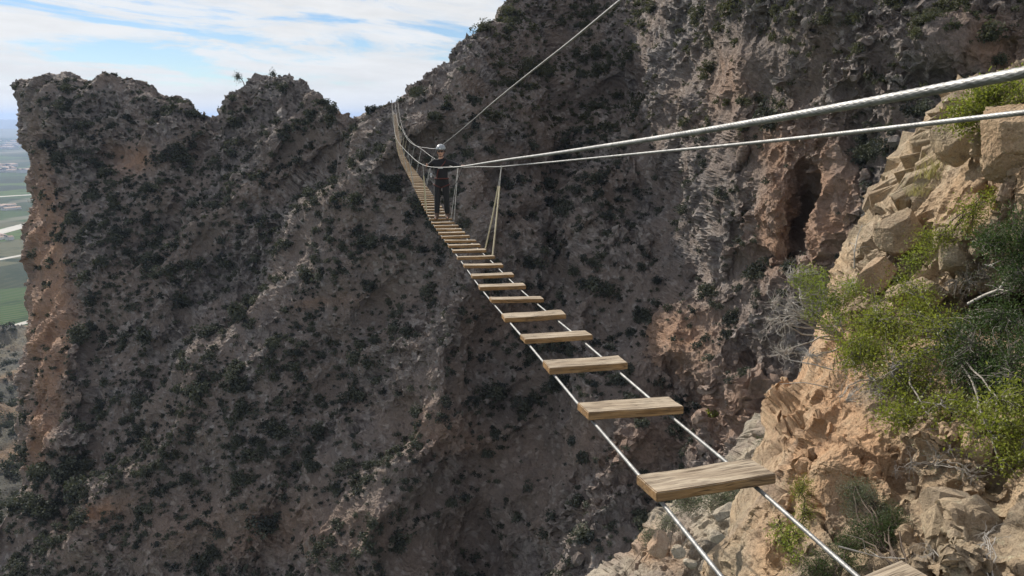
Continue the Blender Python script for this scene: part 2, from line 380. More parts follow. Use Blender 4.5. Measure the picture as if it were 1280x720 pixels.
Q = stage(P, SH, 1.5 * (perlin((P @ lay.T) / np.array([26., 7., 6.]), 25) + .5 * perlin((P @ lay.T) / np.array([11., 3.5, 2.6]), 26)) * smooth(900, 700, pxx) + 2.0 * perlin(P / 26.0, 1) + 1.5 * perlin(P / 11.0, 2) + 1.2 * perlin(P / 5.0, 23) + 3.2 * perlin(P / 15.0, 24) * np.exp(-((pxx - 810) / 110) ** 2))
Pt = (Q + .5 * np.stack([perlin(Q / 2.0, 20), perlin(Q / 2.0, 21), perlin(Q / 2.0, 22)], -1)) @ TL
f1, f2, rid = voro(Pt / np.array([4.4, 4.4, 6.4]), 5)
Q = stage(Q, SH, (1 - .6 * crest_) * crag * (.35 + .65 * rocky) * smooth(0, .18, f2 - f1) * (1.5 * (rid - .5) + 2.2 * voro.facet) * (1 - .3 * oz), 3)
Pt = (Q + .2 * np.stack([perlin(Q / .9, 20), perlin(Q / .9, 21), perlin(Q / .9, 22)], -1)) @ TL
f1, f2, rid = voro(Pt / np.array([1.8, 1.8, 2.4]), 6)
e1 = smooth(.0, .12, f2 - f1); r1 = rid
Q = stage(Q, SH, smo * (.28 + .72 * rocky) * (smooth(0, .18, f2 - f1) * (.85 * (rid - .4) + 1.1 * voro.facet) - .2 * (1 - e1)), 2)
f1, f2, rid = voro(Q / np.array([.8, .8, .9]), 7)
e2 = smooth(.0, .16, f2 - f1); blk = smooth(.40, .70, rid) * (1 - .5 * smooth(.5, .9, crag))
Q = stage(Q, SH, smo * (.40 + .60 * rocky) * (blk * (.46 * (.6 - f1) + .40 * voro.facet) - .10 * (1 - e2) + .16 * ridged(Q / 1.6, 2, 11)), 1)
Q = stage(Q, SH, (.13 + .10 * rocky) * fbm(Q / .7, 3, 15, .65) - .4, 1)
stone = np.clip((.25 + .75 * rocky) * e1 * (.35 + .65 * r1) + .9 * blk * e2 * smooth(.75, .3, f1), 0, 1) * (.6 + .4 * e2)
keep = smooth(0, 3, pyy - 0)  # nothing special
P2 = Q
ora = oz * .95 + .8 * gs(pxx, pyy, 125, 640, 40, 14, -20) + .6 * gs(pxx, pyy, 400, 378, 60, 10, -4) + .45 * gs(pxx, pyy, 330, 660, 260, 50) + .6 * gs(pxx, pyy, 560, 540, 90, 40, 20) \
    + .7 * gs(pxx, pyy, 960, 180, 60, 30) + 1.0 * gs(pxx, pyy, 850, 420, 45, 50, -30) + .7 * gs(pxx, pyy, 930, 520, 90, 60) + .5 * gs(pxx, pyy, 780, 560, 80, 50) + .4 * gs(pxx, pyy, 640, 400, 60, 30)
soil = np.clip((1 - rocky) * .7 * (1 - stone) * smooth(-.3, .3, perlin(P / 2.5, 30) + .3), 0, .7) * (1 - np.clip(ora, 0, 1))
m = mesh_np('mountain', P2, grid_faces(nr, nc), False)
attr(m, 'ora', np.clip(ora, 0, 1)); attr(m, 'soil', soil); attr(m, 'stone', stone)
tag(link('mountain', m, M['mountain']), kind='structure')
G2 = P2.reshape(nr, nc, 3); N2 = grid_normals(G2).reshape(-1, 3)

# ------------------------------------------------------------------ far lower hillside at the left
n1, n2 = 260, 200
py_ = np.linspace(404, 800, n1)[:, None] * np.ones((1, n2)); px_ = np.ones((n1, 1)) * np.linspace(-160, 150, n2)[None]
tb = pw([(404, 520), (440, 430), (500, 330), (560, 265), (620, 215), (700, 175), (800, 150)])
D_ = tb(py_ + .12 * (px_)) ; Gb = at(px_, py_ + 6 * np.sin(px_ / 40), D_)
bk = []
for j in range(12, 0, -1):
    q = Gb[0].copy(); q[:, 1] += j * 12; q[:, 0] -= j * 6; q[:, 2] -= j * 8 + .3 * j * j; bk.append(q)
Gb = np.concatenate([np.array(bk), Gb], 0); Nb = grid_normals(Gb).reshape(-1, 3); Pb = Gb.reshape(-1, 3)
db = 9 * perlin(Pb / 60, 40) + 4 * fbm(Pb / 20, 3, 41) + 1.6 * ridged(Pb / 7, 3, 42)
mb = mesh_np('lower_hillside', Pb + Nb * db[:, None] - np.array([0, 0, 3]), grid_faces(*Gb.shape[:2]), False)
attr(mb, 'ora', .5 * smooth(0, .5, perlin(Pb / 25, 44))); attr(mb, 'soil', np.zeros(len(Pb)))
tag(link('lower_hillside', mb, M['hillside']), kind='structure')
GbP = Pb + Nb * db[:, None] - np.array([0, 0, 3])

# ------------------------------------------------------------------ valley
HV = -230.0
def plane_pt(px, py, z=HV):
    v = -(py - 360) / F; D = z / (-ST + CT * v); return at(px, py, D)
n = NT('valley_fields'); c = n.co()
cell = n.new('ShaderNodeTexVoronoi', distance='CHEBYCHEV'); cell.inputs['Scale'].default_value = 1 / 240; cell.inputs['Randomness'].default_value = .8
n.l.new(n.co(rot=(0, 0, .35)), cell.inputs['Vector'])
sepc = n.new('ShaderNodeSeparateColor'); n.l.new(cell.outputs['Color'], sepc.inputs[0])
fc = n.ramp(sepc.outputs[0], [(0, (.022, .05, .018)), (.3, (.035, .08, .02)), (.5, (.016, .034, .018)), (.68, (.065, .12, .025)), (.88, (.10, .105, .06)), (.96, (.2, .185, .14))])
fc.node.color_ramp.interpolation = 'CONSTANT'
w = n.new('ShaderNodeTexWave', bands_direction='Y'); w.inputs['Scale'].default_value = .28 / 2; w.inputs['Distortion'].default_value = .6
n.l.new(n.co(rot=(0, 0, .35), scale=(.35, .35, 1)), w.inputs['Vector'])
fc = n.mix(n.ramp(w.outputs[0], [(.35, .55), (.6, 0.)]), fc, (.13, .115, .075))
fc = n.mix(n.ramp(n.noise(c, 1 / 60, 5, .7), [(.5, 0.), (.62, .5)]), fc, (.02, .035, .02))
fc = n.mix(n.ramp(n.noise(n.co(scale=(1, .5, 1)), 1 / 420, 4, .6), [(.56, 0.), (.62, .75)]), fc, (.20, .19, .15))
n.color(fc); n.rough(1); n.b.inputs['Specular IOR Level'].default_value = .05
gx = np.linspace(-26000, 26000, 120); gy = np.r_[np.linspace(-3000, 3000, 40), np.linspace(3300, 30000, 60)]
GG = np.stack(np.meshgrid(gx, gy), -1); GG = np.concatenate([GG, np.full(GG.shape[:2] + (1,), HV)], 2)
tag(link('valley_ground', mesh_np('valley_ground', GG.reshape(-1, 3), grid_faces(100, 120)), n.m), kind='structure')
M['road'] = simple('pale_road', (.42, .40, .36), .9, .05, (.36, .34, .30), kind='pos')
def road(name, y0, y1, hw):
    a = plane_pt(-200, y0 + (y1 - y0) * (-200) / 45); b = plane_pt(300, y0 + (y1 - y0) * 300 / 45)
    t = (b - a) / np.linalg.norm(b - a); nn = np.array([-t[1], t[0], 0]); k = np.linspace(0, 1, 30)[:, None]; mid = a + (b - a) * k; mid[:, 2] += .3
    mid += nn * 6 * np.sin(k * 9); V = np.stack([mid - nn * hw, mid + nn * hw], 1).reshape(-1, 3)
    tag(link(name, mesh_np(name, V, grid_faces(30, 2)), M['road']), kind='structure')
road('valley_road', 291, 279, 20); road('valley_track', 325, 316, 7); road('valley_lane', 414, 400, 6); road('valley_path', 246, 243, 14)
# far hills
n = NT('far_hill'); n.color(n.mix(n.noise(n.co(), 1 / 900, 5), (.09, .11, .085), (.14, .14, .11))); n.rough(1)
def hills(name, y0, depth, zt, seed):
    xs = np.linspace(-26000, 9000, 260); rows = []
    base = np.stack([xs, np.full_like(xs, y0), np.zeros_like(xs)], -1)
    pr = 1 + .35 * fbm(base / 3800, 4, seed)
    for k in np.linspace(0, 1, 24):
        q = base.copy(); q[:, 1] += depth * k; hgt = (zt - HV) * np.sin(math.pi * min(k * 1.0, 1)) ** .8 * pr
        q[:, 2] = HV - 5 + hgt + 25 * fbm(q / 900, 3, seed + 5) * math.sin(math.pi * k); rows.append(q)
    tag(link(name, mesh_np(name, np.array(rows).reshape(-1, 3), grid_faces(24, 260), True), n.m), kind='structure')
hills('far_hills', 15500, 5200, -10, 60); hills('low_hills', 9200, 2500, -135, 70)
# houses
M['wallw'] = simple('white_render', (.62, .60, .56), .9); M['tile'] = simple('clay_tile', (.30, .21, .16), .9)
def house_meshes(w, l, h):
    V = np.array([(-w, -l, 0), (w, -l, 0), (w, l, 0), (-w, l, 0), (-w, -l, h), (w, -l, h), (w, l, h), (-w, l, h)], float)
    b = mesh_np('house_wall', V, np.array([(0, 1, 5, 4), (1, 2, 6, 5), (2, 3, 7, 6), (3, 0, 4, 7), (4, 5, 6, 7)]))
    o = 1.06; V2 = np.array([(-w * o, -l * o, h + .1), (w * o, -l * o, h + .1), (w * o, l * o, h + .1), (-w * o, l * o, h + .1), (0, -l * o, h * 1.45), (0, l * o, h * 1.45)])
    r = mesh_np('house_roof', V2, np.array([(0, 4, 5, 3), (1, 2, 5, 4), (0, 1, 4, 4), (3, 5, 2, 2)])[:2]); return b, r
hm = [house_meshes(9, 16, 7), house_meshes(16, 30, 8), house_meshes(8, 8, 9)]
for b, r_ in hm: b.materials.append(M['wallw']); r_.materials.append(M['tile'])
for i in range(46):
    py = rng.choice([rng.uniform(176, 186), rng.uniform(208, 216), rng.uniform(255, 262), rng.uniform(296, 300)], p=[.35, .45, .12, .08]); px = rng.uniform(-4, 40)
    p = plane_pt(px, py); b, r_ = hm[rng.integers(3)]
    e = bpy.data.objects.new('farmhouse', b); col.objects.link(e); e.location = p; e.rotation_euler.z = rng.uniform(0, 3); sc_ = .65 + (p[1] > 2500) * .7; e.scale = (sc_,) * 3
    tag(e, 'tiny pale farmhouse far off among the valley fields', 'house', 'farmhouses scattered in the valley')
    rr = bpy.data.objects.new('roof', r_); col.objects.link(rr); rr.parent = e

# ------------------------------------------------------------------ leaf cards and bushes
def cards(C, S, spread=1.0, aspect=.5, up=None):
    """rhombic leaves at C with length S"""
    n_ = len(C); a = rng.normal(size=(n_, 3)); 
    if up is not None: a = a * spread + up
    a /= np.linalg.norm(a, axis=1)[:, None]
    b = np.cross(a, rng.normal(size=(n_, 3))); b /= np.linalg.norm(b, axis=1)[:, None]; nn = np.cross(a, b)
    S = np.asarray(S)[:, None]; w = S * aspect * .5
    V = np.stack([C, C + a * S * .45 + b * w + nn * w * .3, C + a * S, C + a * S * .45 - b * w + nn * w * .3], 1).reshape(-1, 3)
    return V, np.arange(n_ * 4).reshape(-1, 4)
def bush_variant(k, nleaf, leaf):
    q = rng.normal(size=(10, 3)) * np.array([.30, .30, .26]); q[:, 2] = np.abs(q[:, 2]) + .25
    lobes = q; rad = rng.uniform(.25, .5, 10)
    i = rng.integers(0, 10, nleaf); dd_ = rng.normal(size=(nleaf, 3)); dd_ /= np.linalg.norm(dd_, axis=1)[:, None]
    C = lobes[i] + dd_ * (rad[i] * rng.uniform(.35, 1, nleaf) ** .5)[:, None]; C[:, 2] = np.maximum(C[:, 2], -.05)
    C -= np.array([0, 0, .1])
    V, Fq = cards(C, rng.uniform(.6, 1.3, nleaf) * leaf, aspect=.75); return V, Fq
# scatter on the mountain
ok = front & (pxx > 5) & (pxx < 1300) & (pyy < 745) & (pyy > -15)
dens = .10 + smooth(-.45, .6, .7 * perlin((P @ lay.T) / np.array([14., 5., 4.]), 52) + .6 * perlin(P / 9.0, 50) + .6 * perlin(P / 3.0, 51) + .15)
dens *= (1 - .75 * np.clip(ora, 0, 1)) * (1 - .85 * crest_)
dens *= 1 - .6 * smooth(.4, .9, rocky) * smooth(850, 950, pxx)
dens += .9 * gs(pxx, pyy, 70, 610, 50, 40) + .6 * gs(pxx, pyy, 700, 60, 90, 60) + .6 * gs(pxx, pyy, 720, 230, 60, 150) + .4 * gs(pxx, pyy, 640, 470, 60, 90) + .5 * gs(pxx, pyy, 1000, 20, 250, 40) + .4 * gs(pxx, pyy, 270, 230, 40, 60) + .35 * gs(pxx, pyy, 150, 260, 90, 80)
dens *= 1 - gs(pxx, pyy, 1005, 265, 22, 60)
dens = np.where(ok & (N2[:, 2] > .02), dens, 0) * np.linalg.norm(P, axis=1) ** 2
pr = dens / dens.sum()
NB = 11500
idx = rng.choice(len(P2), NB, replace=False, p=pr)
size = np.clip(rng.lognormal(-1.05, .66, NB), .14, 2.2)
# hand placed large ones (px, py, radius in px)
hand = [(330, 662, 22), (55, 600, 22), (85, 590, 20), (105, 625, 22), (70, 640, 18), (40, 640, 16), (110, 590, 14), (30, 530, 14), (455, 455, 20), (640, 495, 18), (560, 505, 14), (505, 645, 18), (240, 330, 16), (195, 330, 18), (90, 285, 16), (905, 515, 15),
        (915, 130, 14), (960, 330, 16), (1130, 200, 22), (1110, 210, 18), (1100, 250, 16), (1150, 130, 16), (70, 200, 16), (60, 185, 14), (130, 245, 12), (230, 205, 12), (745, 90, 14), (790, 75, 16), (700, 200, 16), (745, 240, 20), (720, 280, 18), (690, 320, 14), (270, 330, 14), (225, 380, 12), (105, 300, 14), (985, 350, 18), (1020, 30, 16), (1200, 15, 18), (895, 60, 12)]
for hx, hy, hr in hand:
    k = np.argmin(np.where(front, (pxx - hx) ** 2 + (pyy - hy) ** 2, 1e9)); idx = np.r_[idx, k]; size = np.r_[size, hr * np.linalg.norm(P2[k]) / F * .95]
Dist = np.linalg.norm(P2[idx], axis=1); app = size / Dist; app[-len(hand):] += 1
order = np.argsort(-app); big, small = order[:300], order[300:]
variants = []
for k in range(8):
    V, Fq = bush_variant(k, 700, .17); variants.append(mesh_np('shrub_leaves', V, Fq)); variants[-1].materials.append(M['scrub'])
variants_o = []
for k in range(4):
    V, Fq = bush_variant(k, 700, .16); variants_o.append(mesh_np('shrub_leaves', V, Fq)); variants_o[-1].materials.append(M['scrub_olive'])
def region(x, y):
    if x < 268 and y < 240: return 'dark round bush on the rocky left knob of the ridge'
    if x < 130: return 'dark bush beside the orange cliff at the left'
    if x < 430 and y < 260: return 'dark bush on the second pointed peak and its flank'
    if x < 500: return 'dark scrub bush on the shaded slope left of the bridge'
    if x < 840 and y < 330: return 'dark bush in the steep gully behind the handrails'
    if x < 840: return 'dark scrub bush on the shaded slope under the bridge planks'
    if y < 140: return 'olive bush high on the sunlit cliff above the thick cable'
    if y < 330: return 'bush on the cliff around the dark cave'
    return 'dark bush on the lower cliff behind the near outcrop'
for k in big:
    i = idx[k]; v = variants if not (pxx[i] > 600 and pyy[i] < 150) else variants_o
    o = bpy.data.objects.new('shrub', v[rng.integers(len(v))]); col.objects.link(o)
    o.location = P2[i]; s = size[k]; o.scale = (s, s, s * rng.uniform(.75, 1.15)); o.rotation_euler = (0, 0, rng.uniform(0, 6.28))
    if (pxx[i] - 905) ** 2 + (pyy[i] - 515) ** 2 < 30:
        mm_ = v[0].copy(); mm_.materials.clear(); mm_.materials.append(M['bright_leaf']); o.data = mm_
        tag(o, 'single bright green bush growing on the shaded cliff wall', 'shrub'); continue
    tag(o, region(pxx[i], pyy[i]), 'shrub', 'scrub on the mountain: ' + region(pxx[i], pyy[i]).split('bush ')[1])
for nm, sel, mt, nl in (('dark_scrub', small[(pxx[idx[small]] < 600) | (pyy[idx[small]] > 170)], 'scrub', 120), ('olive_scrub', small[(pxx[idx[small]] >= 600) & (pyy[idx[small]] <= 170)], 'scrub_olive', 120)):
    Vs, Fs, off = [], [], 0; base_v = [bush_variant(k, nl, .33) for k in range(12)]
    for k in sel:
        V, Fq = base_v[rng.integers(12)]; a = rng.uniform(0, 6.28); ca, sa = math.cos(a), math.sin(a)
        Vs.append((V @ np.array([[ca, sa, 0], [-sa, ca, 0], [0, 0, rng.uniform(.8, 1.2)]])) * size[k] + P2[idx[k]]); Fs.append(Fq + off); off += len(V)
    tag(link(nm, mesh_np(nm, np.concatenate(Vs), np.concatenate(Fs)), M[mt]), 'small ' + ('dark' if nm[0] == 'd' else 'olive') + ' scrub covering the mountain side', 'scrub', kind='stuff')
# scrub on the lower hillside
sel = rng.choice(len(GbP), 900, replace=False); Vs, Fs, off = [], [], 0
for i in sel:
    V, Fq = base_v[rng.integers(12)]; s = rng.uniform(1.2, 3.2); Vs.append(V * s + GbP[i]); Fs.append(Fq + off); off += len(V)
tag(link('hillside_scrub', mesh_np('hillside_scrub', np.concatenate(Vs), np.concatenate(Fs)), M['scrub']), 'scrub covering the low hillside beyond the orange cliff', 'scrub', kind='stuff')

# small trees on the second peak
def crest(px, up=0):
    c_ = np.argmin(np.abs(X - px)) + 40; q = G2[NBK - 2:NBK + 14, c_]; return q[np.argmax(q[:, 2] / q[:, 1])].copy()
def ridge_tree(px, lean, h, label, r=.55):
    b = crest(px); e = empty('pine_tree', b)
    t = np.linspace(0, 1, 8)[:, None]; path = np.c_[lean * t[:, 0] ** 1.5, 0 * t[:, 0], h * np.sin(t[:, 0] * 1.5)]
    V, Fq = tube(path, np.linspace(.09, .03, 8), 6); mb_ = MB().add(V, Fq)
    mb_.build('trunk', M['bark'], e)
    C = path[-1] + rng.normal(size=(420, 3)) * np.array([r * .6, r * .5, r * .75]) * rng.uniform(.3, 1, (420, 1)); V, Fq = cards(C, rng.uniform(.15, .3, 420), aspect=.5)
    MB().add(V, Fq).build('crown', M['scrub'], e, False); return tag(e, label, 'tree')
ridge_tree(309, -1.15, 1.5, 'small lone tree leaning out from the left shoulder of the pointed peak', .8)
ridge_tree(342, -.3, .8, 'low wind-bent tree at the very top of the pointed peak', .6)

# ------------------------------------------------------------------ NEAR OUTCROP
edgeO = pw([(60, 1300), (105, 1272), (120, 1262), (140, 1240), (160, 1222), (200, 1178), (240, 1150), (280, 1110), (320, 1078), (360, 1062), (400, 1047), (440, 1030), (480, 1018), (520, 1003), (545, 985), (575, 972), (600, 966), (630, 945), (660, 930), (690, 918), (720, 905), (820, 880)])
dO = TPS([(1262, 110, 5.4), (1178, 200, 5.9), (1110, 280, 6.2), (1062, 360, 6.1), (1030, 440, 5.7), (1003, 520, 5.3), (966, 600, 5.0), (918, 690, 4.7), (885, 800, 4.3),
          (1300, 110, 5.0), (1280, 200, 4.7), (1180, 300, 5.3), (1280, 300, 4.6), (1100, 400, 5.5), (1200, 380, 5.2), (1280, 390, 4.9), (1100, 500, 4.8), (1200, 500, 4.5), (1280, 500, 4.2), (1050, 600, 4.45), (1150, 600, 4.1),
          (1280, 600, 3.6), (1000, 700, 4.15), (1100, 700, 3.6), (1200, 700, 3.15), (1280, 700, 2.85), (1400, 300, 4.2), (1400, 600, 3.2), (1400, 800, 2.4), (1150, 800, 2.9)], .0005)
nr_, nc_ = 760, 420
py_ = np.linspace(98, 850, nr_)[:, None] * np.ones((1, nc_)); s_ = np.linspace(0, 1, nc_)[None]
px_ = edgeO(py_) + (1420 - edgeO(py_)) * s_
D_ = dO(px_, py_); ex = px_ - edgeO(py_)
D_ = D_ + .7 * np.exp(-ex / 16)
D_ += .5 * gs(px_, py_, 1262, 375, 40, 22, -25) + .35 * gs(px_, py_, 1140, 345, 14, 40, 15) + .25 * gs(px_, py_, 1150, 290, 10, 45, 30) - .22 * gs(px_, py_, 1115, 290, 26, 38, 35)
D_ += -.25 * gs(px_, py_, 1010, 575, 45, 26) + .28 * gs(px_, py_, 985, 655, 12, 60, 10) + .30 * gs(px_, py_, 1070, 655, 32, 50) - .22 * gs(px_, py_, 1180, 650, 14, 70, -35) + .22 * gs(px_, py_, 1135, 600, 18, 60, -25)
D_ += -.25 * gs(px_, py_, 1195, 690, 30, 30) + .25 * gs(px_, py_, 1240, 610, 22, 60, -20) + .2 * gs(px_, py_, 1245, 230, 50, 10, -25) - .3 * gs(px_, py_, 1265, 160, 26, 40) - .2 * gs(px_, py_, 1195, 175, 22, 24)
Go = at(px_, py_, D_)
side = []
for j in range(26, 0, -1):
    s = j * .022 + (j / 26) ** 2 * 1.6; q = Go[:, 0].copy(); q[:, 1] += s; q[:, 0] += .10 * s + .22 * s * s; side.append(q)
Go = np.concatenate([np.array(side).transpose(1, 0, 2), Go], 1)
top_ = []
for j in range(22, 0, -1):
    s = j * .02 + (j / 22) ** 2 * 1.6; q = Go[0].copy(); q[:, 1] += s; q[:, 2] -= .1 * s + .25 * s * s; top_.append(q)
Go = np.concatenate([np.array(top_), Go], 0)
No = grid_normals(Go).reshape(-1, 3); Po = Go.reshape(-1, 3)
exp_ = lambda A, k, ax: np.concatenate([np.repeat(np.take(A, [0], ax), k, ax), A], ax)
opx = exp_(exp_(px_, 26, 1), 22, 0).ravel(); opy = exp_(exp_(py_, 26, 1), 22, 0).ravel()
rot = np.array([[.85, .35, -.35], [-.3, .9, .2], [.4, -.1, .9]])
SO = Go.shape[:2]; blocky = smooth(-.15, .35, perlin(Po / .9, 86) + .35 * smooth(420, 300, opy))
Q = stage(Po, SO, .08 * perlin(Po / .8, 87) + .06 * perlin(Po / .35, 84) - .16 * smooth(.10, .0, np.abs(perlin(Po @ np.array([[.9, .2, .3], [-.2, 1, .1], [-.3, 0, .9]]).T / np.array([.45, .6, .9]), 83))) * smooth(-.2, .3, perlin(Po / 1.1, 82)))
Pq = (Q + .08 * np.stack([perlin(Q / .3, 80), perlin(Q / .3, 81), perlin(Q / .3, 82)], -1)) @ rot.T
f1, f2, rid = voro(Pq / np.array([.42, .42, .62]), 85)
Q = stage(Q, SO, (.15 + .85 * blocky) * smooth(0, .14, f2 - f1) * (.11 * (rid - .4) + .16 * voro.facet), 4)
f1, f2, rid = voro((Q @ rot.T) / np.array([.15, .15, .2]), 88)
Q = stage(Q, SO, (.15 + .85 * blocky) * smooth(0, .16, f2 - f1) * (.03 * (rid - .4) + .05 * voro.facet), 3)
Q = stage(Q, SO, .022 * fbm(Q / .20, 3, 91, .5) + .006 * ridged(Q / .10, 2, 90), 2)
f1, f2, rid = voro(Q / .045, 93)
Q = stage(Q, SO, smooth(.4, .8, rid) * (.008 * (.6 - f1) + .008 * voro.facet) + .008 * fbm(Q / .045, 3, 95, .65) - .014 * smooth(.22, .6, perlin(Q / .07, 96)) - .03, 2)
Po2 = Q; No = grid_normals(Po2.reshape(*SO, 3)).reshape(-1, 3)
oraO = 1.1 * gs(opx, opy, 1010, 570, 50, 60) + 1.0 * gs(opx, opy, 1040, 480, 28, 90, 10) + .9 * gs(opx, opy, 1080, 560, 40, 70, -20) + .7 * gs(opx, opy, 1230, 235, 60, 30, -25) + .5 * gs(opx, opy, 960, 680, 20, 50) + .4 * gs(opx, opy, 1180, 520, 60, 60)
mo = mesh_np('rock_outcrop', Po2, grid_faces(*Go.shape[:2]), False); attr(mo, 'ora', np.clip(oraO + .08, 0, 1) * .72); attr(mo, 'soil', .35 * smooth(.1, .6, perlin(Po / .5, 98)))
tag(link('rock_outcrop', mo, M['near']), kind='structure')
def onrock(px, py, off=.0):
    k = np.argmin((opx - px) ** 2 + (opy - py) ** 2); return Po2[k] + No[k] * off

# lower ledge
topL = pw([(640, 850), (720, 800), (765, 738), (800, 716), (818, 700), (828, 678), (846, 660), (866, 644), (890, 620), (930, 600), (960, 560), (1000, 500), (1060, 470)])
nr_, nc_ = 300, 420
pxl = np.linspace(640, 1060, nc_)[None] * np.ones((nr_, 1)); tt = np.linspace(0, 1, nr_)[:, None] ** 1.0
pyl = topL(pxl) + (860 - topL(pxl)) * tt
Dl = pw([(0, 10.4), (.3, 9.2), (.6, 8.3), (1, 7.4)])(tt) + .5 * np.exp(-tt / .03) + .4 * np.sin(pxl / 38) * tt
Gl = at(pxl, pyl, Dl); top_ = []
for j in range(20, 0, -1):
    s = j * .05 + (j / 20) ** 2 * 3; q = Gl[0].copy(); q[:, 1] += s; q[:, 2] -= .1 * s + .3 * s * s; top_.append(q)
Gl = np.concatenate([np.array(top_), Gl], 0); Nl = grid_normals(Gl).reshape(-1, 3); Pl = Gl.reshape(-1, 3)
SL = Gl.shape[:2]; Q = stage(Pl, SL, .12 * perlin(Pl / .9, 103))
f1, f2, rid = voro(Q / .6, 101); Q = stage(Q, SL, smooth(0, .14, f2 - f1) * (.22 * (rid - .4) + .22 * voro.facet), 3)
f1, f2, rid = voro(Q / .2, 102); Q = stage(Q, SL, smooth(0, .16, f2 - f1) * (.07 * (rid - .3) + .07 * voro.facet), 2)
Q = stage(Q, SL, .03 * fbm(Q / .12, 3, 104), 1)
Pl2 = Q; ml = mesh_np('rock_ledge', Pl2, grid_faces(*Gl.shape[:2]), False)
lpx = exp_(pxl, 20, 0).ravel(); lpy = exp_(pyl, 20, 0).ravel()
attr(ml, 'ora', .8 * gs(lpx, lpy, 830, 700, 40, 25)); attr(ml, 'soil', .6 * smooth(-.1, .4, perlin(Pl / .7, 105)))
tag(link('rock_ledge', ml, M['ledge']), kind='structure')
def onledge(px, py):
    k = np.argmin((lpx - px) ** 2 + (lpy - py) ** 2); return Pl2[k]

# boulders
def boulder(px, py, D, rx, ry, label, seed, ora=0.0, rz=0.0, mat='boulder', surf=None):
    bm = bmesh.new(); bmesh.ops.create_icosphere(bm, subdivisions=6 if rx > 12 else 5, radius=1)
    V = np.array([v.co[:] for v in bm.verts]); Fq = np.array([[v.index for v in f.verts] for f in bm.faces]); bm.free()
    r0 = np.random.default_rng(seed); pl = r0.normal(size=(11, 3)); pl /= np.linalg.norm(pl, axis=1)[:, None]
    for p_ in pl:   # plane cuts give the faces of a broken block
        dd = V @ p_; cut = r0.uniform(.55, .8); V = V - np.outer(np.maximum(dd - cut, 0) * .93, p_)
    V = V / np.abs(V).max(0) * np.array([1, 1, 1.])
    V *= 1 + (.09 * perlin(V * 1.7 + seed, 1) + .045 * ridged(V * 4 + seed, 3, 2) + .018 * fbm(V * 14, 3, 3))[:, None]
    c, s = math.cos(rz), math.sin(rz); V = V * np.array([rx * D / F, (rx + ry) * .5 * D / F, ry * D / F]); V = V @ np.array([[c, 0, s], [0, 1, 0], [-s, 0, c]]).T
    m_ = mesh_np('boulder', V, Fq, False); attr(m_, 'ora', np.full(len(V), ora)); attr(m_, 'soil', np.zeros(len(V)))
    o = link('boulder', m_, M[mat]); o.location = at(px, py, D); return tag(o, label, 'boulder')
boulder(1268, 172, 4.70, 42, 54, 'large tan boulder at the right edge under the thin cable', 3, .35, .3, mat='near')
boulder(1190, 180, 5.55, 28, 30, 'grey shaded boulder wedged beside the large tan one below the bright shrub', 5, 0, -.3, mat='near')
boulder(1122, 288, 5.85, 26, 30, 'rounded tan boulder on the outcrop edge right of the cave', 8, .15, .5, mat='near')
boulder(1150, 368, 5.40, 40, 22, 'long flat grey boulder above the large green shrub', 12, 0, -.25, mat='near')
boulder(1192, 322, 5.10, 26, 20, 'dark grey block tilted in the shade among the branches', 14, 0, .4, mat='near')
boulder(1095, 345, 5.85, 22, 26, 'upright brown block below the rounded tan boulder', 17, .3, .1, mat='near')
boulder(824, 680, 8.7, 13, 16, 'brown ledge stone with a shaded left face below the nearest plank', 25, .5, .2)
boulder(848, 690, 8.3, 10, 8, 'small pale stone lying on the ledge beside the brown one', 26, 0, 0)
boulder(893, 670, 7.9, 12, 9, 'flat grey stone on the ledge under the right cable', 27, 0, -.3)
boulder(905, 640, 8.6, 15, 9, 'long grey stone near the top of the ledge', 28, 0, -.4)
boulder(862, 705, 7.7, 9, 7, 'small pale stone at the foot of the ledge', 29, 0, -.1)

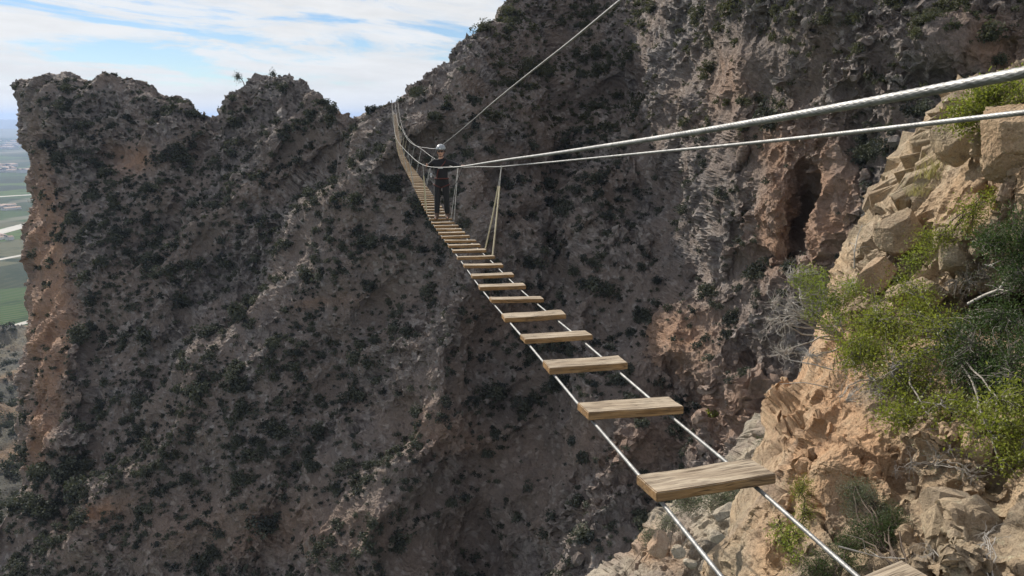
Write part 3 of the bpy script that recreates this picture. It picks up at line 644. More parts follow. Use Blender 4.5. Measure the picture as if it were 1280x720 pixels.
# ------------------------------------------------------------------ NEAR SHRUBS
def shrub(name, label, base, lobes, leaf_mat, nleaf, leaf, stems=7, tips=160, twig='bark', bare=0, r0=.006, cat='shrub', droop=0, clump=.035, aspect=.5, D=None):
    """lobes: (px, py, D, rx_px, ry_px); leaves sit on twigs that branch from stems"""
    base = np.asarray(base, float); e = empty(name, base)
    L = [(at(a, b, d_) - base, rx * d_ / F, ry * d_ / F) for a, b, d_, rx, ry in lobes]
    wts = np.array([l[1] * l[2] for l in L]); wts /= wts.sum()
    def samp(n_, f=1.0):
        i = rng.choice(len(L), n_, p=wts); dd = rng.normal(size=(n_, 3)); dd /= np.linalg.norm(dd, axis=1)[:, None]; dd *= rng.uniform(.15, 1, (n_, 1)) ** .45 * f
        return np.array([L[k][0] for k in i]) + dd * np.array([[L[k][1], (L[k][1] + L[k][2]) * .45, L[k][2]] for k in i])
    nodes = samp(stems, .6); mb_ = MB(); T = samp(tips); near = np.argmin(np.linalg.norm(T[:, None] - nodes[None], axis=2), axis=1)
    for k in range(stems):
        t = np.linspace(0, 1, 9)[:, None]; mid = nodes[k] * .5 + rng.normal(size=3) * .12 * np.linalg.norm(nodes[k]) + np.array([0, 0, .05])
        path = (1 - t) ** 2 * 0 + 2 * t * (1 - t) * mid + t * t * nodes[k] + rng.normal(size=(9, 3)) * .006; path[0] = 0
        mb_.add(*tube(path, np.linspace(r0, r0 * .5, 9), 6))
    LC, LU = [], []
    for j in range(tips):
        a = nodes[near[j]]; b = T[j]; L_ = np.linalg.norm(b - a); t = np.linspace(0, 1, 6)[:, None]
        path = a + (b - a) * t + np.sin(t * np.pi) * rng.normal(size=3) * .15 * L_ + rng.normal(size=(6, 3)) * .012 * L_ - np.array([0, 0, droop]) * t * t; path[0] = a
        mb_.add(*tube(path, np.linspace(r0 * .35, r0 * .10, 6), 4))
        if bare and rng.uniform() < bare:
            for _ in range(3):
                q = path[rng.integers(2, 6)]; dd = (b - a) / max(L_, .01) + rng.normal(size=3) * .8; dd /= np.linalg.norm(dd)
                mb_.add(*tube(np.stack([q, q + dd * .3 * L_ * rng.uniform(.3, 1) * .5, q + (dd + rng.normal(size=3) * .3) * .3 * L_]), [r0 * .16, r0 * .12, r0 * .06], 3))
            continue
        m_ = max(1, int(nleaf / tips / max(1 - bare, .05) + .5)); tl = rng.uniform(.3, 1.05, m_) ** .7
        q = path[np.minimum((tl * 5).astype(int), 4)]; q2 = path[np.minimum((tl * 5).astype(int) + 1, 5)]; fr = (tl * 5 - (tl * 5).astype(int))[:, None]
        LC.append(q + (q2 - q) * fr + rng.normal(size=(m_, 3)) * clump); LU.append(np.repeat(((b - a) / max(L_, .01))[None], m_, 0))
    mb_.build('branches', M[twig], e)
    if LC:
        C = np.concatenate(LC); V, Fq = cards(C, rng.uniform(.6, 1.3, len(C)) * leaf, 1.0, aspect, up=np.concatenate(LU) * .9 + np.array([0, 0, .5]))
        MB().add(V, Fq).build('foliage', M[leaf_mat], e, False)
    return tag(e, label, cat)
def grass(name, label, base, n_, h, spread, mat, cat='grass tuft', lean=(0, 0, 0), w=.004):
    base = np.asarray(base); B = rng.normal(size=(n_, 3)) * spread * np.array([1, 1, .15]); hh = h * rng.uniform(.5, 1.1, n_)[:, None]
    dd = rng.normal(size=(n_, 3)) * .35 + np.array([0, 0, 1]) + np.array(lean); dd /= np.linalg.norm(dd, axis=1)[:, None]
    sd = np.cross(dd, rng.normal(size=(n_, 3))); sd /= np.linalg.norm(sd, axis=1)[:, None]; cur = rng.normal(size=(n_, 3)) * .25; cur[:, 2] = -.15
    rows = []
    for t in (0, .35, .7, 1): rows += [B + (dd * t + cur * t * t) * hh - sd * w * (1 - t * .85), B + (dd * t + cur * t * t) * hh + sd * w * (1 - t * .85)]
    V = np.stack(rows, 1); i = np.arange(n_)[:, None] * 8; Fq = np.concatenate([i + np.array([[0, 1, 3, 2]]) + 2 * k for k in range(3)])
    o = link(name, mesh_np(name, V.reshape(-1, 3), Fq), M[mat]); o.location = base; return tag(o, label, cat)

shrub('shrub', 'bright green leafy shrub on the top boulders crossed by the thick cable', onrock(1275, 130), [(1245, 118, 4.9, 34, 20), (1215, 135, 4.95, 34, 16), (1262, 105, 4.9, 25, 14), (1195, 150, 5.0, 20, 14), (1225, 160, 5.0, 22, 10), (1290, 120, 4.7, 30, 22)],
      'bright_leaf', 5200, .020, 7, 170, aspect=.55)
shrub('shrub', 'large bright green shrub hanging over the orange rock face', onrock(1190, 440), [(1105, 420, 5.0, 45, 38), (1085, 390, 5.2, 30, 22), (1130, 470, 4.75, 50, 34), (1170, 420, 4.7, 50, 35), (1190, 520, 4.3, 50, 40), (1240, 545, 4.0, 46, 40), (1265, 510, 3.95, 35, 35), (1130, 520, 4.5, 34, 24), (1150, 385, 5.0, 36, 22), (1265, 575, 3.85, 30, 22), (1080, 440, 5.0, 34, 24), (1120, 365, 5.2, 40, 20)],
      'bright_leaf', 16500, .0205, 16, 370, r0=.008, bare=.22, clump=.045, twig='twig')
shrub('shrub', 'dark green dense shrub at the right edge behind the large bright one', onrock(1250, 470), [(1235, 430, 4.5, 60, 46), (1275, 470, 4.2, 50, 48), (1210, 465, 4.45, 44, 34), (1265, 400, 4.5, 46, 28), (1200, 410, 4.7, 36, 24), (1300, 430, 4.2, 40, 50)],
      'dark_leaf', 12500, .017, 12, 330, twig='twig', clump=.045, r0=.010, bare=.15)
shrub('shrub', 'grey half-bare shrub with yellow-green leaves in front of the cave foot', onrock(1055, 400), [(1025, 375, 5.8, 28, 34), (1045, 400, 5.6, 20, 26), (1010, 350, 5.9, 22, 20), (1060, 365, 5.7, 22, 22)],
      'yellow_leaf', 4600, .018, 9, 220, twig='pale_twig', bare=.35, clump=.03, r0=.007)
shrub('dead_shrub', 'leafless grey twig bush reaching out over the gorge', onrock(1050, 420), [(985, 385, 5.8, 34, 34), (970, 410, 5.8, 24, 26), (1000, 345, 5.9, 24, 22), (985, 440, 5.7, 30, 18), (1020, 450, 5.6, 26, 20)],
      'yellow_leaf', 60, .012, 14, 260, twig='pale_twig', bare=.97, r0=.008, cat='dead shrub')
shrub('dead_shrub', 'grey twiggy bush clinging to the rock below the large green shrub', onrock(1090, 470), [(1070, 455, 5.1, 34, 30), (1095, 490, 4.85, 34, 26), (1065, 500, 5.0, 24, 20)], 'grey_leaf', 400, .010, 9, 170, twig='pale_twig', bare=.8, r0=.006, cat='dead shrub')
shrub('shrub', 'dark grey-green round shrub in the hollow of the outcrop', onrock(1095, 680), [(1082, 640, 4.15, 30, 34), (1105, 660, 4.0, 22, 28), (1070, 615, 4.2, 20, 18)], 'grey_leaf', 7500, .012, 10, 260, clump=.022, aspect=.3)
shrub('shrub', 'small dark shrub at the lower edge of the hollow', onrock(1110, 700), [(1090, 670, 3.95, 34, 26), (1120, 650, 3.95, 16, 18)], 'dark_leaf', 4200, .012, 8, 180, clump=.022, aspect=.3)
shrub('shrub', 'narrow bright green shrub on the shaded left side of the outcrop', onrock(1003, 640), [(1003, 612, 4.6, 12, 22), (1010, 640, 4.5, 12, 20), (1000, 655, 4.5, 10, 14)], 'bright_leaf', 2400, .012, 6, 110, clump=.02, aspect=.3)
shrub('shrub', 'small yellow-green shrub on the rock right of the lower cable', onrock(985, 690), [(985, 672, 4.4, 22, 16), (972, 660, 4.5, 12, 10), (1000, 700, 4.2, 16, 14)], 'yellow_leaf', 1500, .014, 6, 100, clump=.025)
shrub('shrub', 'feathery green shrub at the bottom edge between the two deck cables', onrock(1045, 725), [(1045, 702, 3.85, 36, 18), (1060, 680, 3.9, 22, 14), (1020, 712, 3.9, 24, 12)], 'dark_leaf', 5200, .013, 9, 220, clump=.02, aspect=.22)
shrub('shrub', 'grey-green bush behind the orange rock at the end of the nearest plank', onledge(985, 575), [(975, 560, 7.2, 24, 26), (990, 535, 7.2, 20, 20), (960, 580, 7.5, 20, 16)], 'grey_leaf', 7000, .022, 8, 220, clump=.04, aspect=.3)
shrub('shrub', 'grey-green scrub at the top of the ledge under the nearest plank', onledge(895, 640), [(895, 625, 9.0, 34, 15), (860, 632, 9.2, 24, 12), (925, 615, 8.8, 22, 14)], 'grey_leaf', 6500, .024, 9, 220, clump=.05, aspect=.3)
shrub('shrub', 'olive scrub on the left end of the ledge', onledge(812, 690), [(812, 672, 9.0, 16, 14), (835, 655, 9.2, 14, 9)], 'grey_leaf', 1500, .024, 6, 80, clump=.04, aspect=.3)
shrub('shrub', 'low bright green shrub among the boulders above the fallen branch', onrock(1180, 300), [(1168, 300, 5.1, 30, 12), (1200, 285, 5.0, 24, 12), (1215, 262, 4.9, 22, 10), (1235, 250, 4.8, 20, 9)], 'bright_leaf', 2600, .016, 7, 120)
shrub('shrub', 'dark green shrub spreading above the curved bleached branch at the right edge', onrock(1270, 330), [(1262, 310, 4.5, 36, 24), (1285, 280, 4.4, 30, 24), (1240, 300, 4.6, 24, 16), (1275, 345, 4.4, 30, 16)], 'dark_leaf', 5200, .017, 8, 200, twig='twig', bare=.15)
shrub('shrub', 'tuft of pale green leaves below the rounded boulder', onrock(1150, 330), [(1152, 318, 5.3, 16, 12), (1140, 330, 5.3, 12, 8)], 'yellow_leaf', 900, .015, 5, 60)
shrub('dead_shrub', 'bare grey bush in the dark hollow beside the fallen branch', onrock(1230, 370), [(1225, 345, 4.9, 34, 22), (1255, 360, 4.6, 24, 16), (1200, 360, 5.0, 24, 14)], 'grey_leaf', 500, .012, 9, 130, twig='twig', bare=.8, cat='dead shrub')
shrub('dead_shrub', 'thin bare twigs over the rock at the bottom right', onrock(1230, 720), [(1215, 705, 2.95, 40, 22), (1150, 690, 3.2, 34, 16), (1240, 670, 2.95, 22, 24)], 'grey_leaf', 60, .008, 7, 60, twig='pale_twig', bare=.95, r0=.0025, cat='dead shrub')
shrub('dead_shrub', 'tangle of dry twigs hanging below the large green shrub', onrock(1170, 580), [(1170, 570, 4.15, 40, 26), (1130, 590, 4.2, 28, 16), (1215, 590, 3.9, 30, 24)], 'grey_leaf', 200, .010, 9, 130, twig='twig', bare=.9, r0=.004, cat='dead shrub')
grass('grass_tuft', 'dry upright straw stalks on the outcrop crest left of the boulders', onrock(1172, 222), 160, .26, .06, 'straw', w=.003)
grass('grass_tuft', 'thin dry stalks on the rock edge above the rounded boulder', onrock(1150, 250), 90, .16, .05, 'straw', w=.0025)
grass('grass_tuft', 'yellow-green grass tuft in front of the long flat boulder', onrock(1140, 352), 260, .12, .05, 'yellow_leaf', w=.003)
grass('grass_tuft', 'pale dry grass hanging over the top of the orange face', onrock(1100, 400), 260, .16, .07, 'straw', w=.003)
grass('grass_tuft', 'dry pale grass at the left end of the ledge', onledge(822, 672), 320, .30, .14, 'straw', w=.005)
grass('grass_tuft', 'grey dry grass in the middle of the bottom edge', onledge(672, 750), 300, .40, .16, 'straw', w=.006)
# fallen / dead branches
def branch(label, pts, D, r, mat='pale_twig', subs=4):
    P_ = at([p[0] for p in pts], [p[1] for p in pts], D); t = np.linspace(0, 1, len(P_)); tt_ = np.linspace(0, 1, 24)
    path = np.stack([np.interp(tt_, t, P_[:, k]) for k in range(3)], -1); 
    for _ in range(3): path[1:-1] = (path[:-2] + path[1:-1] * 2 + path[2:]) / 4
    base = path[0].copy(); path -= base; mb_ = MB().add(*tube(path, np.linspace(r, r * .35, 24), 8))
    for _ in range(subs):
        k = rng.integers(6, 22); dd = rng.normal(size=3); dd[2] = abs(dd[2]); dd = dd / np.linalg.norm(dd) * .1 * rng.uniform(.5, 1.5)
        mb_.add(*tube(np.stack([path[k], path[k] + dd * .5 + rng.normal(size=3) * .01, path[k] + dd]), [r * .4, r * .25, r * .1], 5))
    o = mb_.build('dead_branch', M[mat]); o.location = base; return tag(o, label, 'branch')
branch('thick curved bleached branch lying in the hollow at the right', [(1210, 380), (1232, 368), (1250, 362), (1258, 348), (1246, 335), (1228, 330)], [4.7, 4.62, 4.5, 4.5, 4.55, 4.6], .010, subs=9)
branch('bleached branch reaching left from the boulders in front of the cliff', [(1068, 335), (1068, 315), (1072, 295), (1078, 280)], [5.6, 5.55, 5.6, 5.6], .006)
branch('thin bare stick poking left over the gorge below the twig bush', [(1040, 462), (1015, 455), (985, 450), (962, 434)], [5.3, 5.3, 5.35, 5.4], .005, subs=2)
branch('second thin stick poking left lower than the first', [(1035, 484), (1005, 478), (974, 480)], [5.2, 5.2, 5.25], .004, subs=1)
branch('pale twig lying across the rock above the last plank', [(1048, 683), (1075, 690), (1100, 697), (1131, 698)], [3.2, 3.2, 3.25, 3.2], .004, subs=3)

# ------------------------------------------------------------------ BRIDGE
AX, AS = 1.1405, -.1643      # plan line of the bridge axis:  x = AX + AS*D
zt = np.array([(.3, -1.06), (1.0, -1.13), (1.9, -1.215), (2.72, -1.265), (3.59, -1.335), (4.42, -1.395), (5.1, -1.445), (5.9, -1.51), (6.75, -1.58), (7.57, -1.64), (8.4, -1.69), (9.4, -1.74), (10.6, -1.81), (12.0, -1.90), (13.4, -1.99), (15.5, -2.095), (18, -2.17), (24, -2.3), (35, -2.50), (50, -2.84), (62, -2.95), (73, -2.80), (85, -2.15), (95, -1.25), (103, -.3), (111, .75)])
def spl(tab, x):
    xs, ys = tab[:, 0], tab[:, 1]; s = np.gradient(ys, xs); k = np.clip(np.searchsorted(xs, x) - 1, 0, len(xs) - 2)
    h = xs[k + 1] - xs[k]; t = np.clip((x - xs[k]) / h, 0, 1); t2, t3 = t * t, t ** 3
    return (2 * t3 - 3 * t2 + 1) * ys[k] + (t3 - 2 * t2 + t) * h * s[k] + (3 * t2 - 2 * t3) * ys[k + 1] + (t3 - t2) * h * s[k + 1]
def wp(D, z, off=0.0):
    """point on the bridge at camera depth D with height z, off metres right of the axis"""
    D = np.asarray(D, float); z = np.asarray(z, float)
    y = (D + ST * z) / CT          # depth = y*CT - z*ST
    return np.stack(np.broadcast_arrays(AX + AS * D + off, y + off * .16, z), -1)
br0 = wp(2, -1.25)
bridge = empty('plank_bridge', br0)
tag(bridge, 'long sagging footbridge of spaced timber planks on steel cables across the gorge', 'footbridge')
def B_(o): o.matrix_parent_inverse = Matrix.Translation(-Vector(br0)); return o
def plank_mesh(L, W, T, seed, fine=True):
    bm = bmesh.new(); bmesh.ops.create_cube(bm, size=1); bmesh.ops.scale(bm, vec=(L, W, T), verts=bm.verts)
    if fine:
        bmesh.ops.bevel(bm, geom=bm.edges[:], offset=.0035, segments=2, affect='EDGES')
        bmesh.ops.subdivide_edges(bm, edges=[e for e in bm.edges if e.calc_length() > .06], cuts=14, use_grid_fill=True)
    m_ = bpy.data.meshes.new('plank'); bm.to_mesh(m_); bm.free()
    V = np.zeros(len(m_.vertices) * 3, np.float32); m_.vertices.foreach_get('co', V); V = V.reshape(-1, 3)
    q = V.copy() + seed * 3.7
    V[:, 1] += .006 * perlin(q * np.array([6, 1, 1]), 1) + .0025 * perlin(q * np.array([30, 8, 30]), 2)
    V[:, 2] += .003 * perlin(q * np.array([5, 9, 2]), 3) + .0012 * perlin(q * np.array([9, 90, 9]), 4) + .004 * (V[:, 0] / L) ** 2
    m_.vertices.foreach_set('co', V.ravel()); m_.update(); return m_
pv = []
for k in range(14):
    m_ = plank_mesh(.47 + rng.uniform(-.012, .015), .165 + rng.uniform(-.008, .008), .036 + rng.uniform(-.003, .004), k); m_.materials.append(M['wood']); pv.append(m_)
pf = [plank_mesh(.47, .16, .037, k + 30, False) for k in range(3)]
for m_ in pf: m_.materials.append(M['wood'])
SP = .72; PD = [1.90, 2.72, 3.57, 4.38, 5.13, 5.92, 6.75, 7.53, 8.29, 9.04, 9.79, 10.55, 11.22, 11.94, 12.67, 13.38, 14.05, 14.75, 15.48]
while PD[-1] < 109: PD.append(PD[-1] + SP)
NP = len(PD)
def deck_frame(D):
    a = wp(D - .1, spl(zt, D - .1)); b = wp(D + .1, spl(zt, D + .1)); t = (b - a); t /= np.linalg.norm(t); return t
for k in range(NP):
    D = PD[k]
    z = spl(zt, np.array(D)); p = wp(D, z); t = deck_frame(D); slope = math.asin(t[2])
    if k >= 99: continue
    m_ = pv[k % 14] if k < 30 else pf[k % 3]
    o = B_(link('plank', m_, None, bridge)); o.location = p
    yaw = R(9.2) + R(7.5) * math.exp(-max(D - 2.7, 0) / 1.2) + rng.normal() * R(1.0)
    o.rotation_euler = (slope * .9 + rng.normal() * R(1.2), rng.normal() * R(.7), yaw)
    o.location.x += rng.normal() * .006 * (k > 3)
    if k == 0: o.location = wp(1.90, -1.207, .05); o.rotation_euler = (R(-2), R(-5), R(22))
mbp = MB()
for k in range(99, NP):
    D = PD[k]
    if D > 108.5: continue
    p = wp(D, spl(zt, np.array(D))); t = deck_frame(D); r_ = np.array([t[1], -t[0], 0]); r_ /= np.linalg.norm(r_); u_ = np.cross(r_, t)
    V = np.array([p + r_ * a * .235 + t * b * .08 + u_ * c * .018 for a in (-1, 1) for b in (-1, 1) for c in (-1, 1)])
    mbp.add(V, np.array([(0, 1, 3, 2), (4, 6, 7, 5), (0, 4, 5, 1), (2, 3, 7, 6), (0, 2, 6, 4), (1, 5, 7, 3)]))
o = mbp.build('planks', M['wood'], bridge, False); B_(o); o['kind'] = 'stuff'
def cable(name, Ds, zs, offs, r, label=None, parent=None, near=9.0, pitch=.095):
    """steel rope; strands are modelled up to depth `near`"""
    Ds = np.asarray(Ds, float); tab = np.c_[Ds, zs]; offt = np.c_[Ds, offs]
    d1 = np.arange(Ds[0], min(near, Ds[-1]), .006); P1 = wp(d1, spl(tab, d1), np.interp(d1, offt[:, 0], offt[:, 1]))
    mb_ = MB(); mb_.add(*tube(P1, r, 36, 6, pitch))
    if Ds[-1] > near:
        d2 = np.r_[d1[-1], np.geomspace(near, Ds[-1], 260)]; d2 = np.unique(np.r_[d2, Ds[Ds > near]]); P2_ = wp(d2, spl(tab, d2), np.interp(d2, offt[:, 0], offt[:, 1])); rr = np.interp(d2, [near, 40, 110], [r * .92, r * 1.1, r * 1.6])
        mb_.add(*tube(P2_, rr, 10))
    o = mb_.build(name, M['cable'], parent, True)
    if parent: o.matrix_parent_inverse = Matrix.Translation(-Vector(br0))
    if label: o['label'] = label
    return o
dd_ = np.r_[.3, zt[1:, 0]]
for off, lab in ((-.195, 'left steel cable under the planks'), (.175, 'right steel cable under the planks')):
    cable('deck_cable', zt[:, 0], zt[:, 1] - .028, np.full(len(zt), off), .0072, lab, bridge, near=6)
def fromimg(pts, off):
    """image trace -> (D, z) on the vertical plane of a rail"""
    Ds, zs = [], []
    for px, py in pts:
        u = (px - 640) / F; D = (AX + off) / (u - AS); v = -(py - 360) / F; Ds.append(D); zs.append((-ST + CT * v) * D)
    return Ds, zs
# left (thick) handrail
oL, oR = -.43, .43
DsL, zsL = fromimg([(1280, 85), (1120, 117), (960, 147), (830, 169.5), (740, 183.5), (680, 192.5), (640, 198), (610, 202.5), (585, 206.5)], oL)
sl = (zsL[1] - zsL[0]) / (DsL[1] - DsL[0]); DsL = [-1.2] + DsL; zsL = [zsL[0] - sl * (DsL[1] + 1.2)] + zsL
offL = [oL] * len(DsL)
for D, px, py, of in ((9.5, 565, 208.7, None), (17.9, 528.5, 205.5, None)):
    DsL.append(D); v = -(py - 360) / F; zsL.append((-ST + CT * v) * D); offL.append((px - 640) / F * D - AX - AS * D)
dz = lambda D, h: float(spl(zt, np.array(D)) + h)
for D, h in ((28, 1.15), (40, 1.2), (55, 1.35), (70, 1.45), (85, 1.4), (97, 1.3), (106, 1.3), (113, 1.6)):
    DsL.append(D); zsL.append(dz(D, h)); offL.append(-.42)
DsR, zsR = fromimg([(1280, 143), (1120, 161), (960, 178), (830, 190), (740, 198.5), (680, 204), (640, 207.5), (626.5, 208.7), (600, 208.8), (566, 208.7)], oR)
sl = (zsR[1] - zsR[0]) / (DsR[1] - DsR[0]); DsR = [-1.2] + DsR; zsR = [zsR[0] - sl * (DsR[1] + 1.2)] + zsR; offR = [oR] * len(DsR)
for D, h in ((26, 1.0), (34, 1.08), (44, 1.2), (55, 1.4), (70, 1.6), (85, 1.5), (97, 1.35), (106, 1.3), (113, 1.6)):
    DsR.append(D); zsR.append(dz(D, h)); offR.append(.42)
cable('handrail_cable', DsL, zsL, offL, .0066, 'thicker-looking handrail cable nearest the camera', bridge)
cable('handrail_cable', DsR, zsR, offR, .0074, 'thinner-looking far handrail cable carrying the hangers', bridge)
tabL, tabR = np.c_[DsL, zsL], np.c_[DsR, zsR]
# hangers: V of two cords from a rail down to two neighbouring planks
def plankD(D): return min(PD, key=lambda q: abs(q - D))
def hanger(D, side, sleeve, sag=.0, shift=0.0):
    tab, of = (tabL, offL) if side < 0 else (tabR, offR); Dt = [DsL, DsR][side > 0]
    o_ = float(np.interp(D, Dt, of)); top = wp(D, float(spl(tab, np.array(D))), o_)
    rr = .005 if D < 25 else .008
    for k, dk in enumerate((1, -1)):
        Dp = plankD(D + shift + (0 if dk < 0 else SP)); b = wp(Dp, float(spl(zt, np.array(Dp))) + .0, side * .215)
        t = np.linspace(0, 1, 14)[:, None]; path = top + (b - top) * t + np.sin(t * np.pi) * np.array([sag * (1 if k == 0 else .2), 0, 0])
        h = MB().add(*tube(path, rr, 7)); ho = h.build('hanger', M['cord'], bridge); B_(ho)
        if sleeve:
            s_ = MB().add(*tube(path[3:], rr * (2.0 if D < 25 else 1.4), 10)); so = s_.build('sleeve', M['sleeve'], ho)
    c_ = MB().add(*tube(np.stack([top + (0, 0, .02), top, top - (0, 0, .035)]), .011, 8)); B_(c_.build('rope_clamp', M['cord'], bridge))
hanger(10.45, 1, True, .012, -.75)
hanger(16.9, 1, False, 0, -1.5); hanger(17.7, -1, True, .0)
for D in (26.5, 35, 43.5, 52, 60.5, 69, 77.5, 86, 94.5, 102.5):
    hanger(D, 1, D > 60); hanger(D, -1, D > 60)
# overhead safety line
lf = [(776, 0), (720, 46), (660, 93), (619, 126), (590, 151), (566, 171), (545.5, 185.3)]
Ds, zs = fromimg(lf, 0.0); sl = (zs[0] - zs[1]) / (Ds[1] - Ds[0]); Ds = [-1.2] + Ds; zs = [zs[0] + sl * (Ds[1] + 1.2) * .8] + zs; of = [0.0] * len(Ds)
for D, px, py in ((22, 533, 184.8), (30, 521, 182.5), (37, 513, 178), (46, 507.5, 171), (60, 503.5, 163)):
    Ds.append(D); v = -(py - 360) / F; zs.append((-ST + CT * v) * D); of.append((px - 640) / F * D - AX - AS * D)
for D, z in ((80, -.6), (100, .9), (113, 2.4)): Ds.append(D); zs.append(z); of.append(0)
o = cable('safety_cable', Ds, zs, of, .0072); tag(o, 'overhead steel safety line bent down where the walker is clipped on', 'cable')
tabS = np.c_[Ds, zs]
# anchor posts on the far rock
M['steel'] = simple('rusty_steel', (.30, .27, .25), .6, 30, (.2, .16, .13), metal=.5)
for side in (-1, 1):
    b = wp(111.5, .6, side * .42); o = MB().add(*tube(np.stack([b - (0, 0, 1.5), b, b + (0, 0, 1.9)]), .06, 8)).build('anchor_post', M['steel'], bridge); B_(o)

# ------------------------------------------------------------------ PERSON
def skin_obj(name, verts, edges, radii, mat, parent=None, sub=2, root=0, flat=None):
    m_ = bpy.data.meshes.new(name); m_.from_pydata(verts, edges, []); m_.update()
    bm = bmesh.new(); bm.from_mesh(m_); ly = bm.verts.layers.skin.verify(); bm.verts.ensure_lookup_table()
    for i, v in enumerate(bm.verts):
        r_ = radii[i]; v[ly].radius = r_ if hasattr(r_, '__len__') else (r_, r_); v[ly].use_root = (i == root)
    bm.to_mesh(m_); bm.free(); m_.materials.append(mat)
    o = bpy.data.objects.new(name, m_); col.objects.link(o)
    if parent: o.parent = parent
    s1 = o.modifiers.new('skin', 'SKIN'); s1.use_smooth_shade = True
    s2 = o.modifiers.new('sub', 'SUBSURF'); s2.levels = sub; s2.render_levels = sub
    return o
M['skin'] = simple('skin', (.55, .32, .23), .55, 30, (.48, .27, .19))
M['black'] = simple('black_cloth', (.010, .010, .013), .85, 60, (.018, .018, .022))
M['trouser'] = simple('dark_trouser_cloth', (.012, .013, .016), .9, 50, (.02, .021, .024))
M['helmet'] = simple('dark_helmet_shell', (.30, .32, .34), .28)
M['boot'] = simple('brown_boot', (.10, .06, .04), .8, 40, (.06, .04, .03))
M['strap'] = simple('red_black_webbing', (.10, .03, .025), .8)
M['lens'] = simple('dark_lens', (.01, .01, .012), .1)
M['white'] = simple('white_print', (.75, .75, .75), .6)
M['carab'] = simple('bright_carabiner', (.75, .75, .77), .3, metal=.8)
Dp = 16.0; pz = float(spl(zt, np.array(Dp))) + .02
pb = wp(Dp, pz, .02)
person = empty('person', pb); tag(person, 'person in black clothes and helmet standing on the planks holding both handrails', 'person')
person.rotation_euler.z = R(-4)
S = .86
person.scale = (S, S, S)
iv = Matrix.Identity(4)
def rel(p):   # world -> person local
    q = Vector(p) - Vector(pb); q = Matrix.Rotation(R(4), 3, 'Z') @ q; return np.array(q) / S
# joints (local, facing -Y; +x is image right)
hR = rel(wp(15.75, float(spl(tabR, np.array(15.75))), oR)); hL = rel(wp(15.75, float(spl(tabL, np.array(15.75))), float(np.interp(15.75, DsL, offL))))
pel = (0, 0, .95); hipr, hipl = (.09, 0, .90), (-.09, 0, .90)
kner, knel = (.115, -.04, .50), (-.105, -.07, .50); ankr, ankl = (.125, .02, .09), (-.115, -.10, .09)
toer, toel = (.14, -.13, .045), (-.13, -.25, .045)
ch, nk = (0, .01, 1.30), (0, -.005, 1.47)
shr, shl = (.17, 0, 1.40), (-.17, 0, 1.40)
def lerp(a, b, t, o=(0, 0, 0)): return tuple(a[i] + (b[i] - a[i]) * t + o[i] for i in range(3))
hr, hl = tuple(hR + (0, -.01, .03)), tuple(hL + (0, -.01, .03))
elr, ell = lerp(shr, hr, .5, (.05, .06, -.06)), lerp(shl, hl, .5, (-.09, .06, -.10))
wr, wl = lerp(elr, hr, .82), lerp(ell, hl, .82)
V = [pel, (0, .005, 1.12), ch, nk, (0, -.01, 1.53), (0, -.015, 1.62), (0, -.015, 1.71), shr, elr, wr, shl, ell, wl, hipr, kner, ankr, toer, hipl, knel, ankl, toel, hr, hl]
E = [(0, 1), (1, 2), (2, 3), (3, 4), (4, 5), (5, 6), (2, 7), (7, 8), (8, 9), (2, 10), (10, 11), (11, 12), (0, 13), (13, 14), (14, 15), (15, 16), (0, 17), (17, 18), (18, 19), (19, 20), (9, 21), (12, 22)]
rad = [(.14, .10), (.13, .09), (.15, .10), .055, .06, (.078, .095), (.065, .08), .055, .042, .028, .055, .042, .028, .08, .055, .04, .03, .08, .055, .04, .03, (.035, .02), (.035, .02)]
for (h, w_) in ((21, wr), (22, wl)):   # fingers curling over the cable
    hp = np.array(V[h]); dr = hp - np.array(w_); dr /= np.linalg.norm(dr)
    for f in range(4):
        a = hp + dr * .03 + np.array([0, (f - 1.5) * .02, .012]); b = a + dr * .03 + np.array([0, 0, -.004]); c_ = b + dr * .006 + np.array([0, 0, -.03]); i0 = len(V)
        V += [tuple(a), tuple(b), tuple(c_)]; E += [(h, i0), (i0, i0 + 1), (i0 + 1, i0 + 2)]; rad += [.009, .0085, .0075]
    a = hp + np.array([0, -.035, -.01]); b = a + dr * .02 + np.array([0, -.004, -.025]); i0 = len(V); V += [tuple(a), tuple(b)]; E += [(h, i0), (i0, i0 + 1)]; rad += [.011, .009]
body = skin_obj('body', V, E, rad, M['skin'], person, 2)
# face details
def blob(name, loc, sc, mat, parent=person, sub=3):
    bm = bmesh.new(); bmesh.ops.create_icosphere(bm, subdivisions=sub, radius=1); bmesh.ops.scale(bm, vec=sc, verts=bm.verts); m_ = bpy.data.meshes.new(name); bm.to_mesh(m_); bm.free()
    for p_ in m_.polygons: p_.use_smooth = True
    o = link(name, m_, mat, parent); o.location = loc; return o
blob('nose', (0, -.112, 1.615), (.013, .02, .024), M['skin']); blob('mouth', (0, -.098, 1.572), (.024, .008, .006), M['strap'])
blob('ear', (.083, -.01, 1.61), (.012, .02, .032), M['skin']); blob('ear', (-.083, -.01, 1.61), (.012, .02, .032), M['skin'])
sg = MB()
for sx in (-1, 1):
    th = np.linspace(0, 2 * np.pi, 14, endpoint=False); c_ = np.array([sx * .034, -.108, 1.640]); ring = [c_ + np.array([math.cos(a) * .028, .012 * abs(math.cos(a)) * (sx * math.cos(a) > 0), math.sin(a) * .019]) for a in th]
    sg.add(np.array([c_ + (0, -.006, 0)] + ring), np.array([(0, 1 + k, 1 + (k + 1) % 14, 1 + (k + 1) % 14) for k in range(14)])[:, [0, 1, 2, 3]] if False else np.array([(0, 1 + k, 1 + (k + 1) % 14, 1 + (k + 2) % 14) for k in range(0, 14, 2)]))
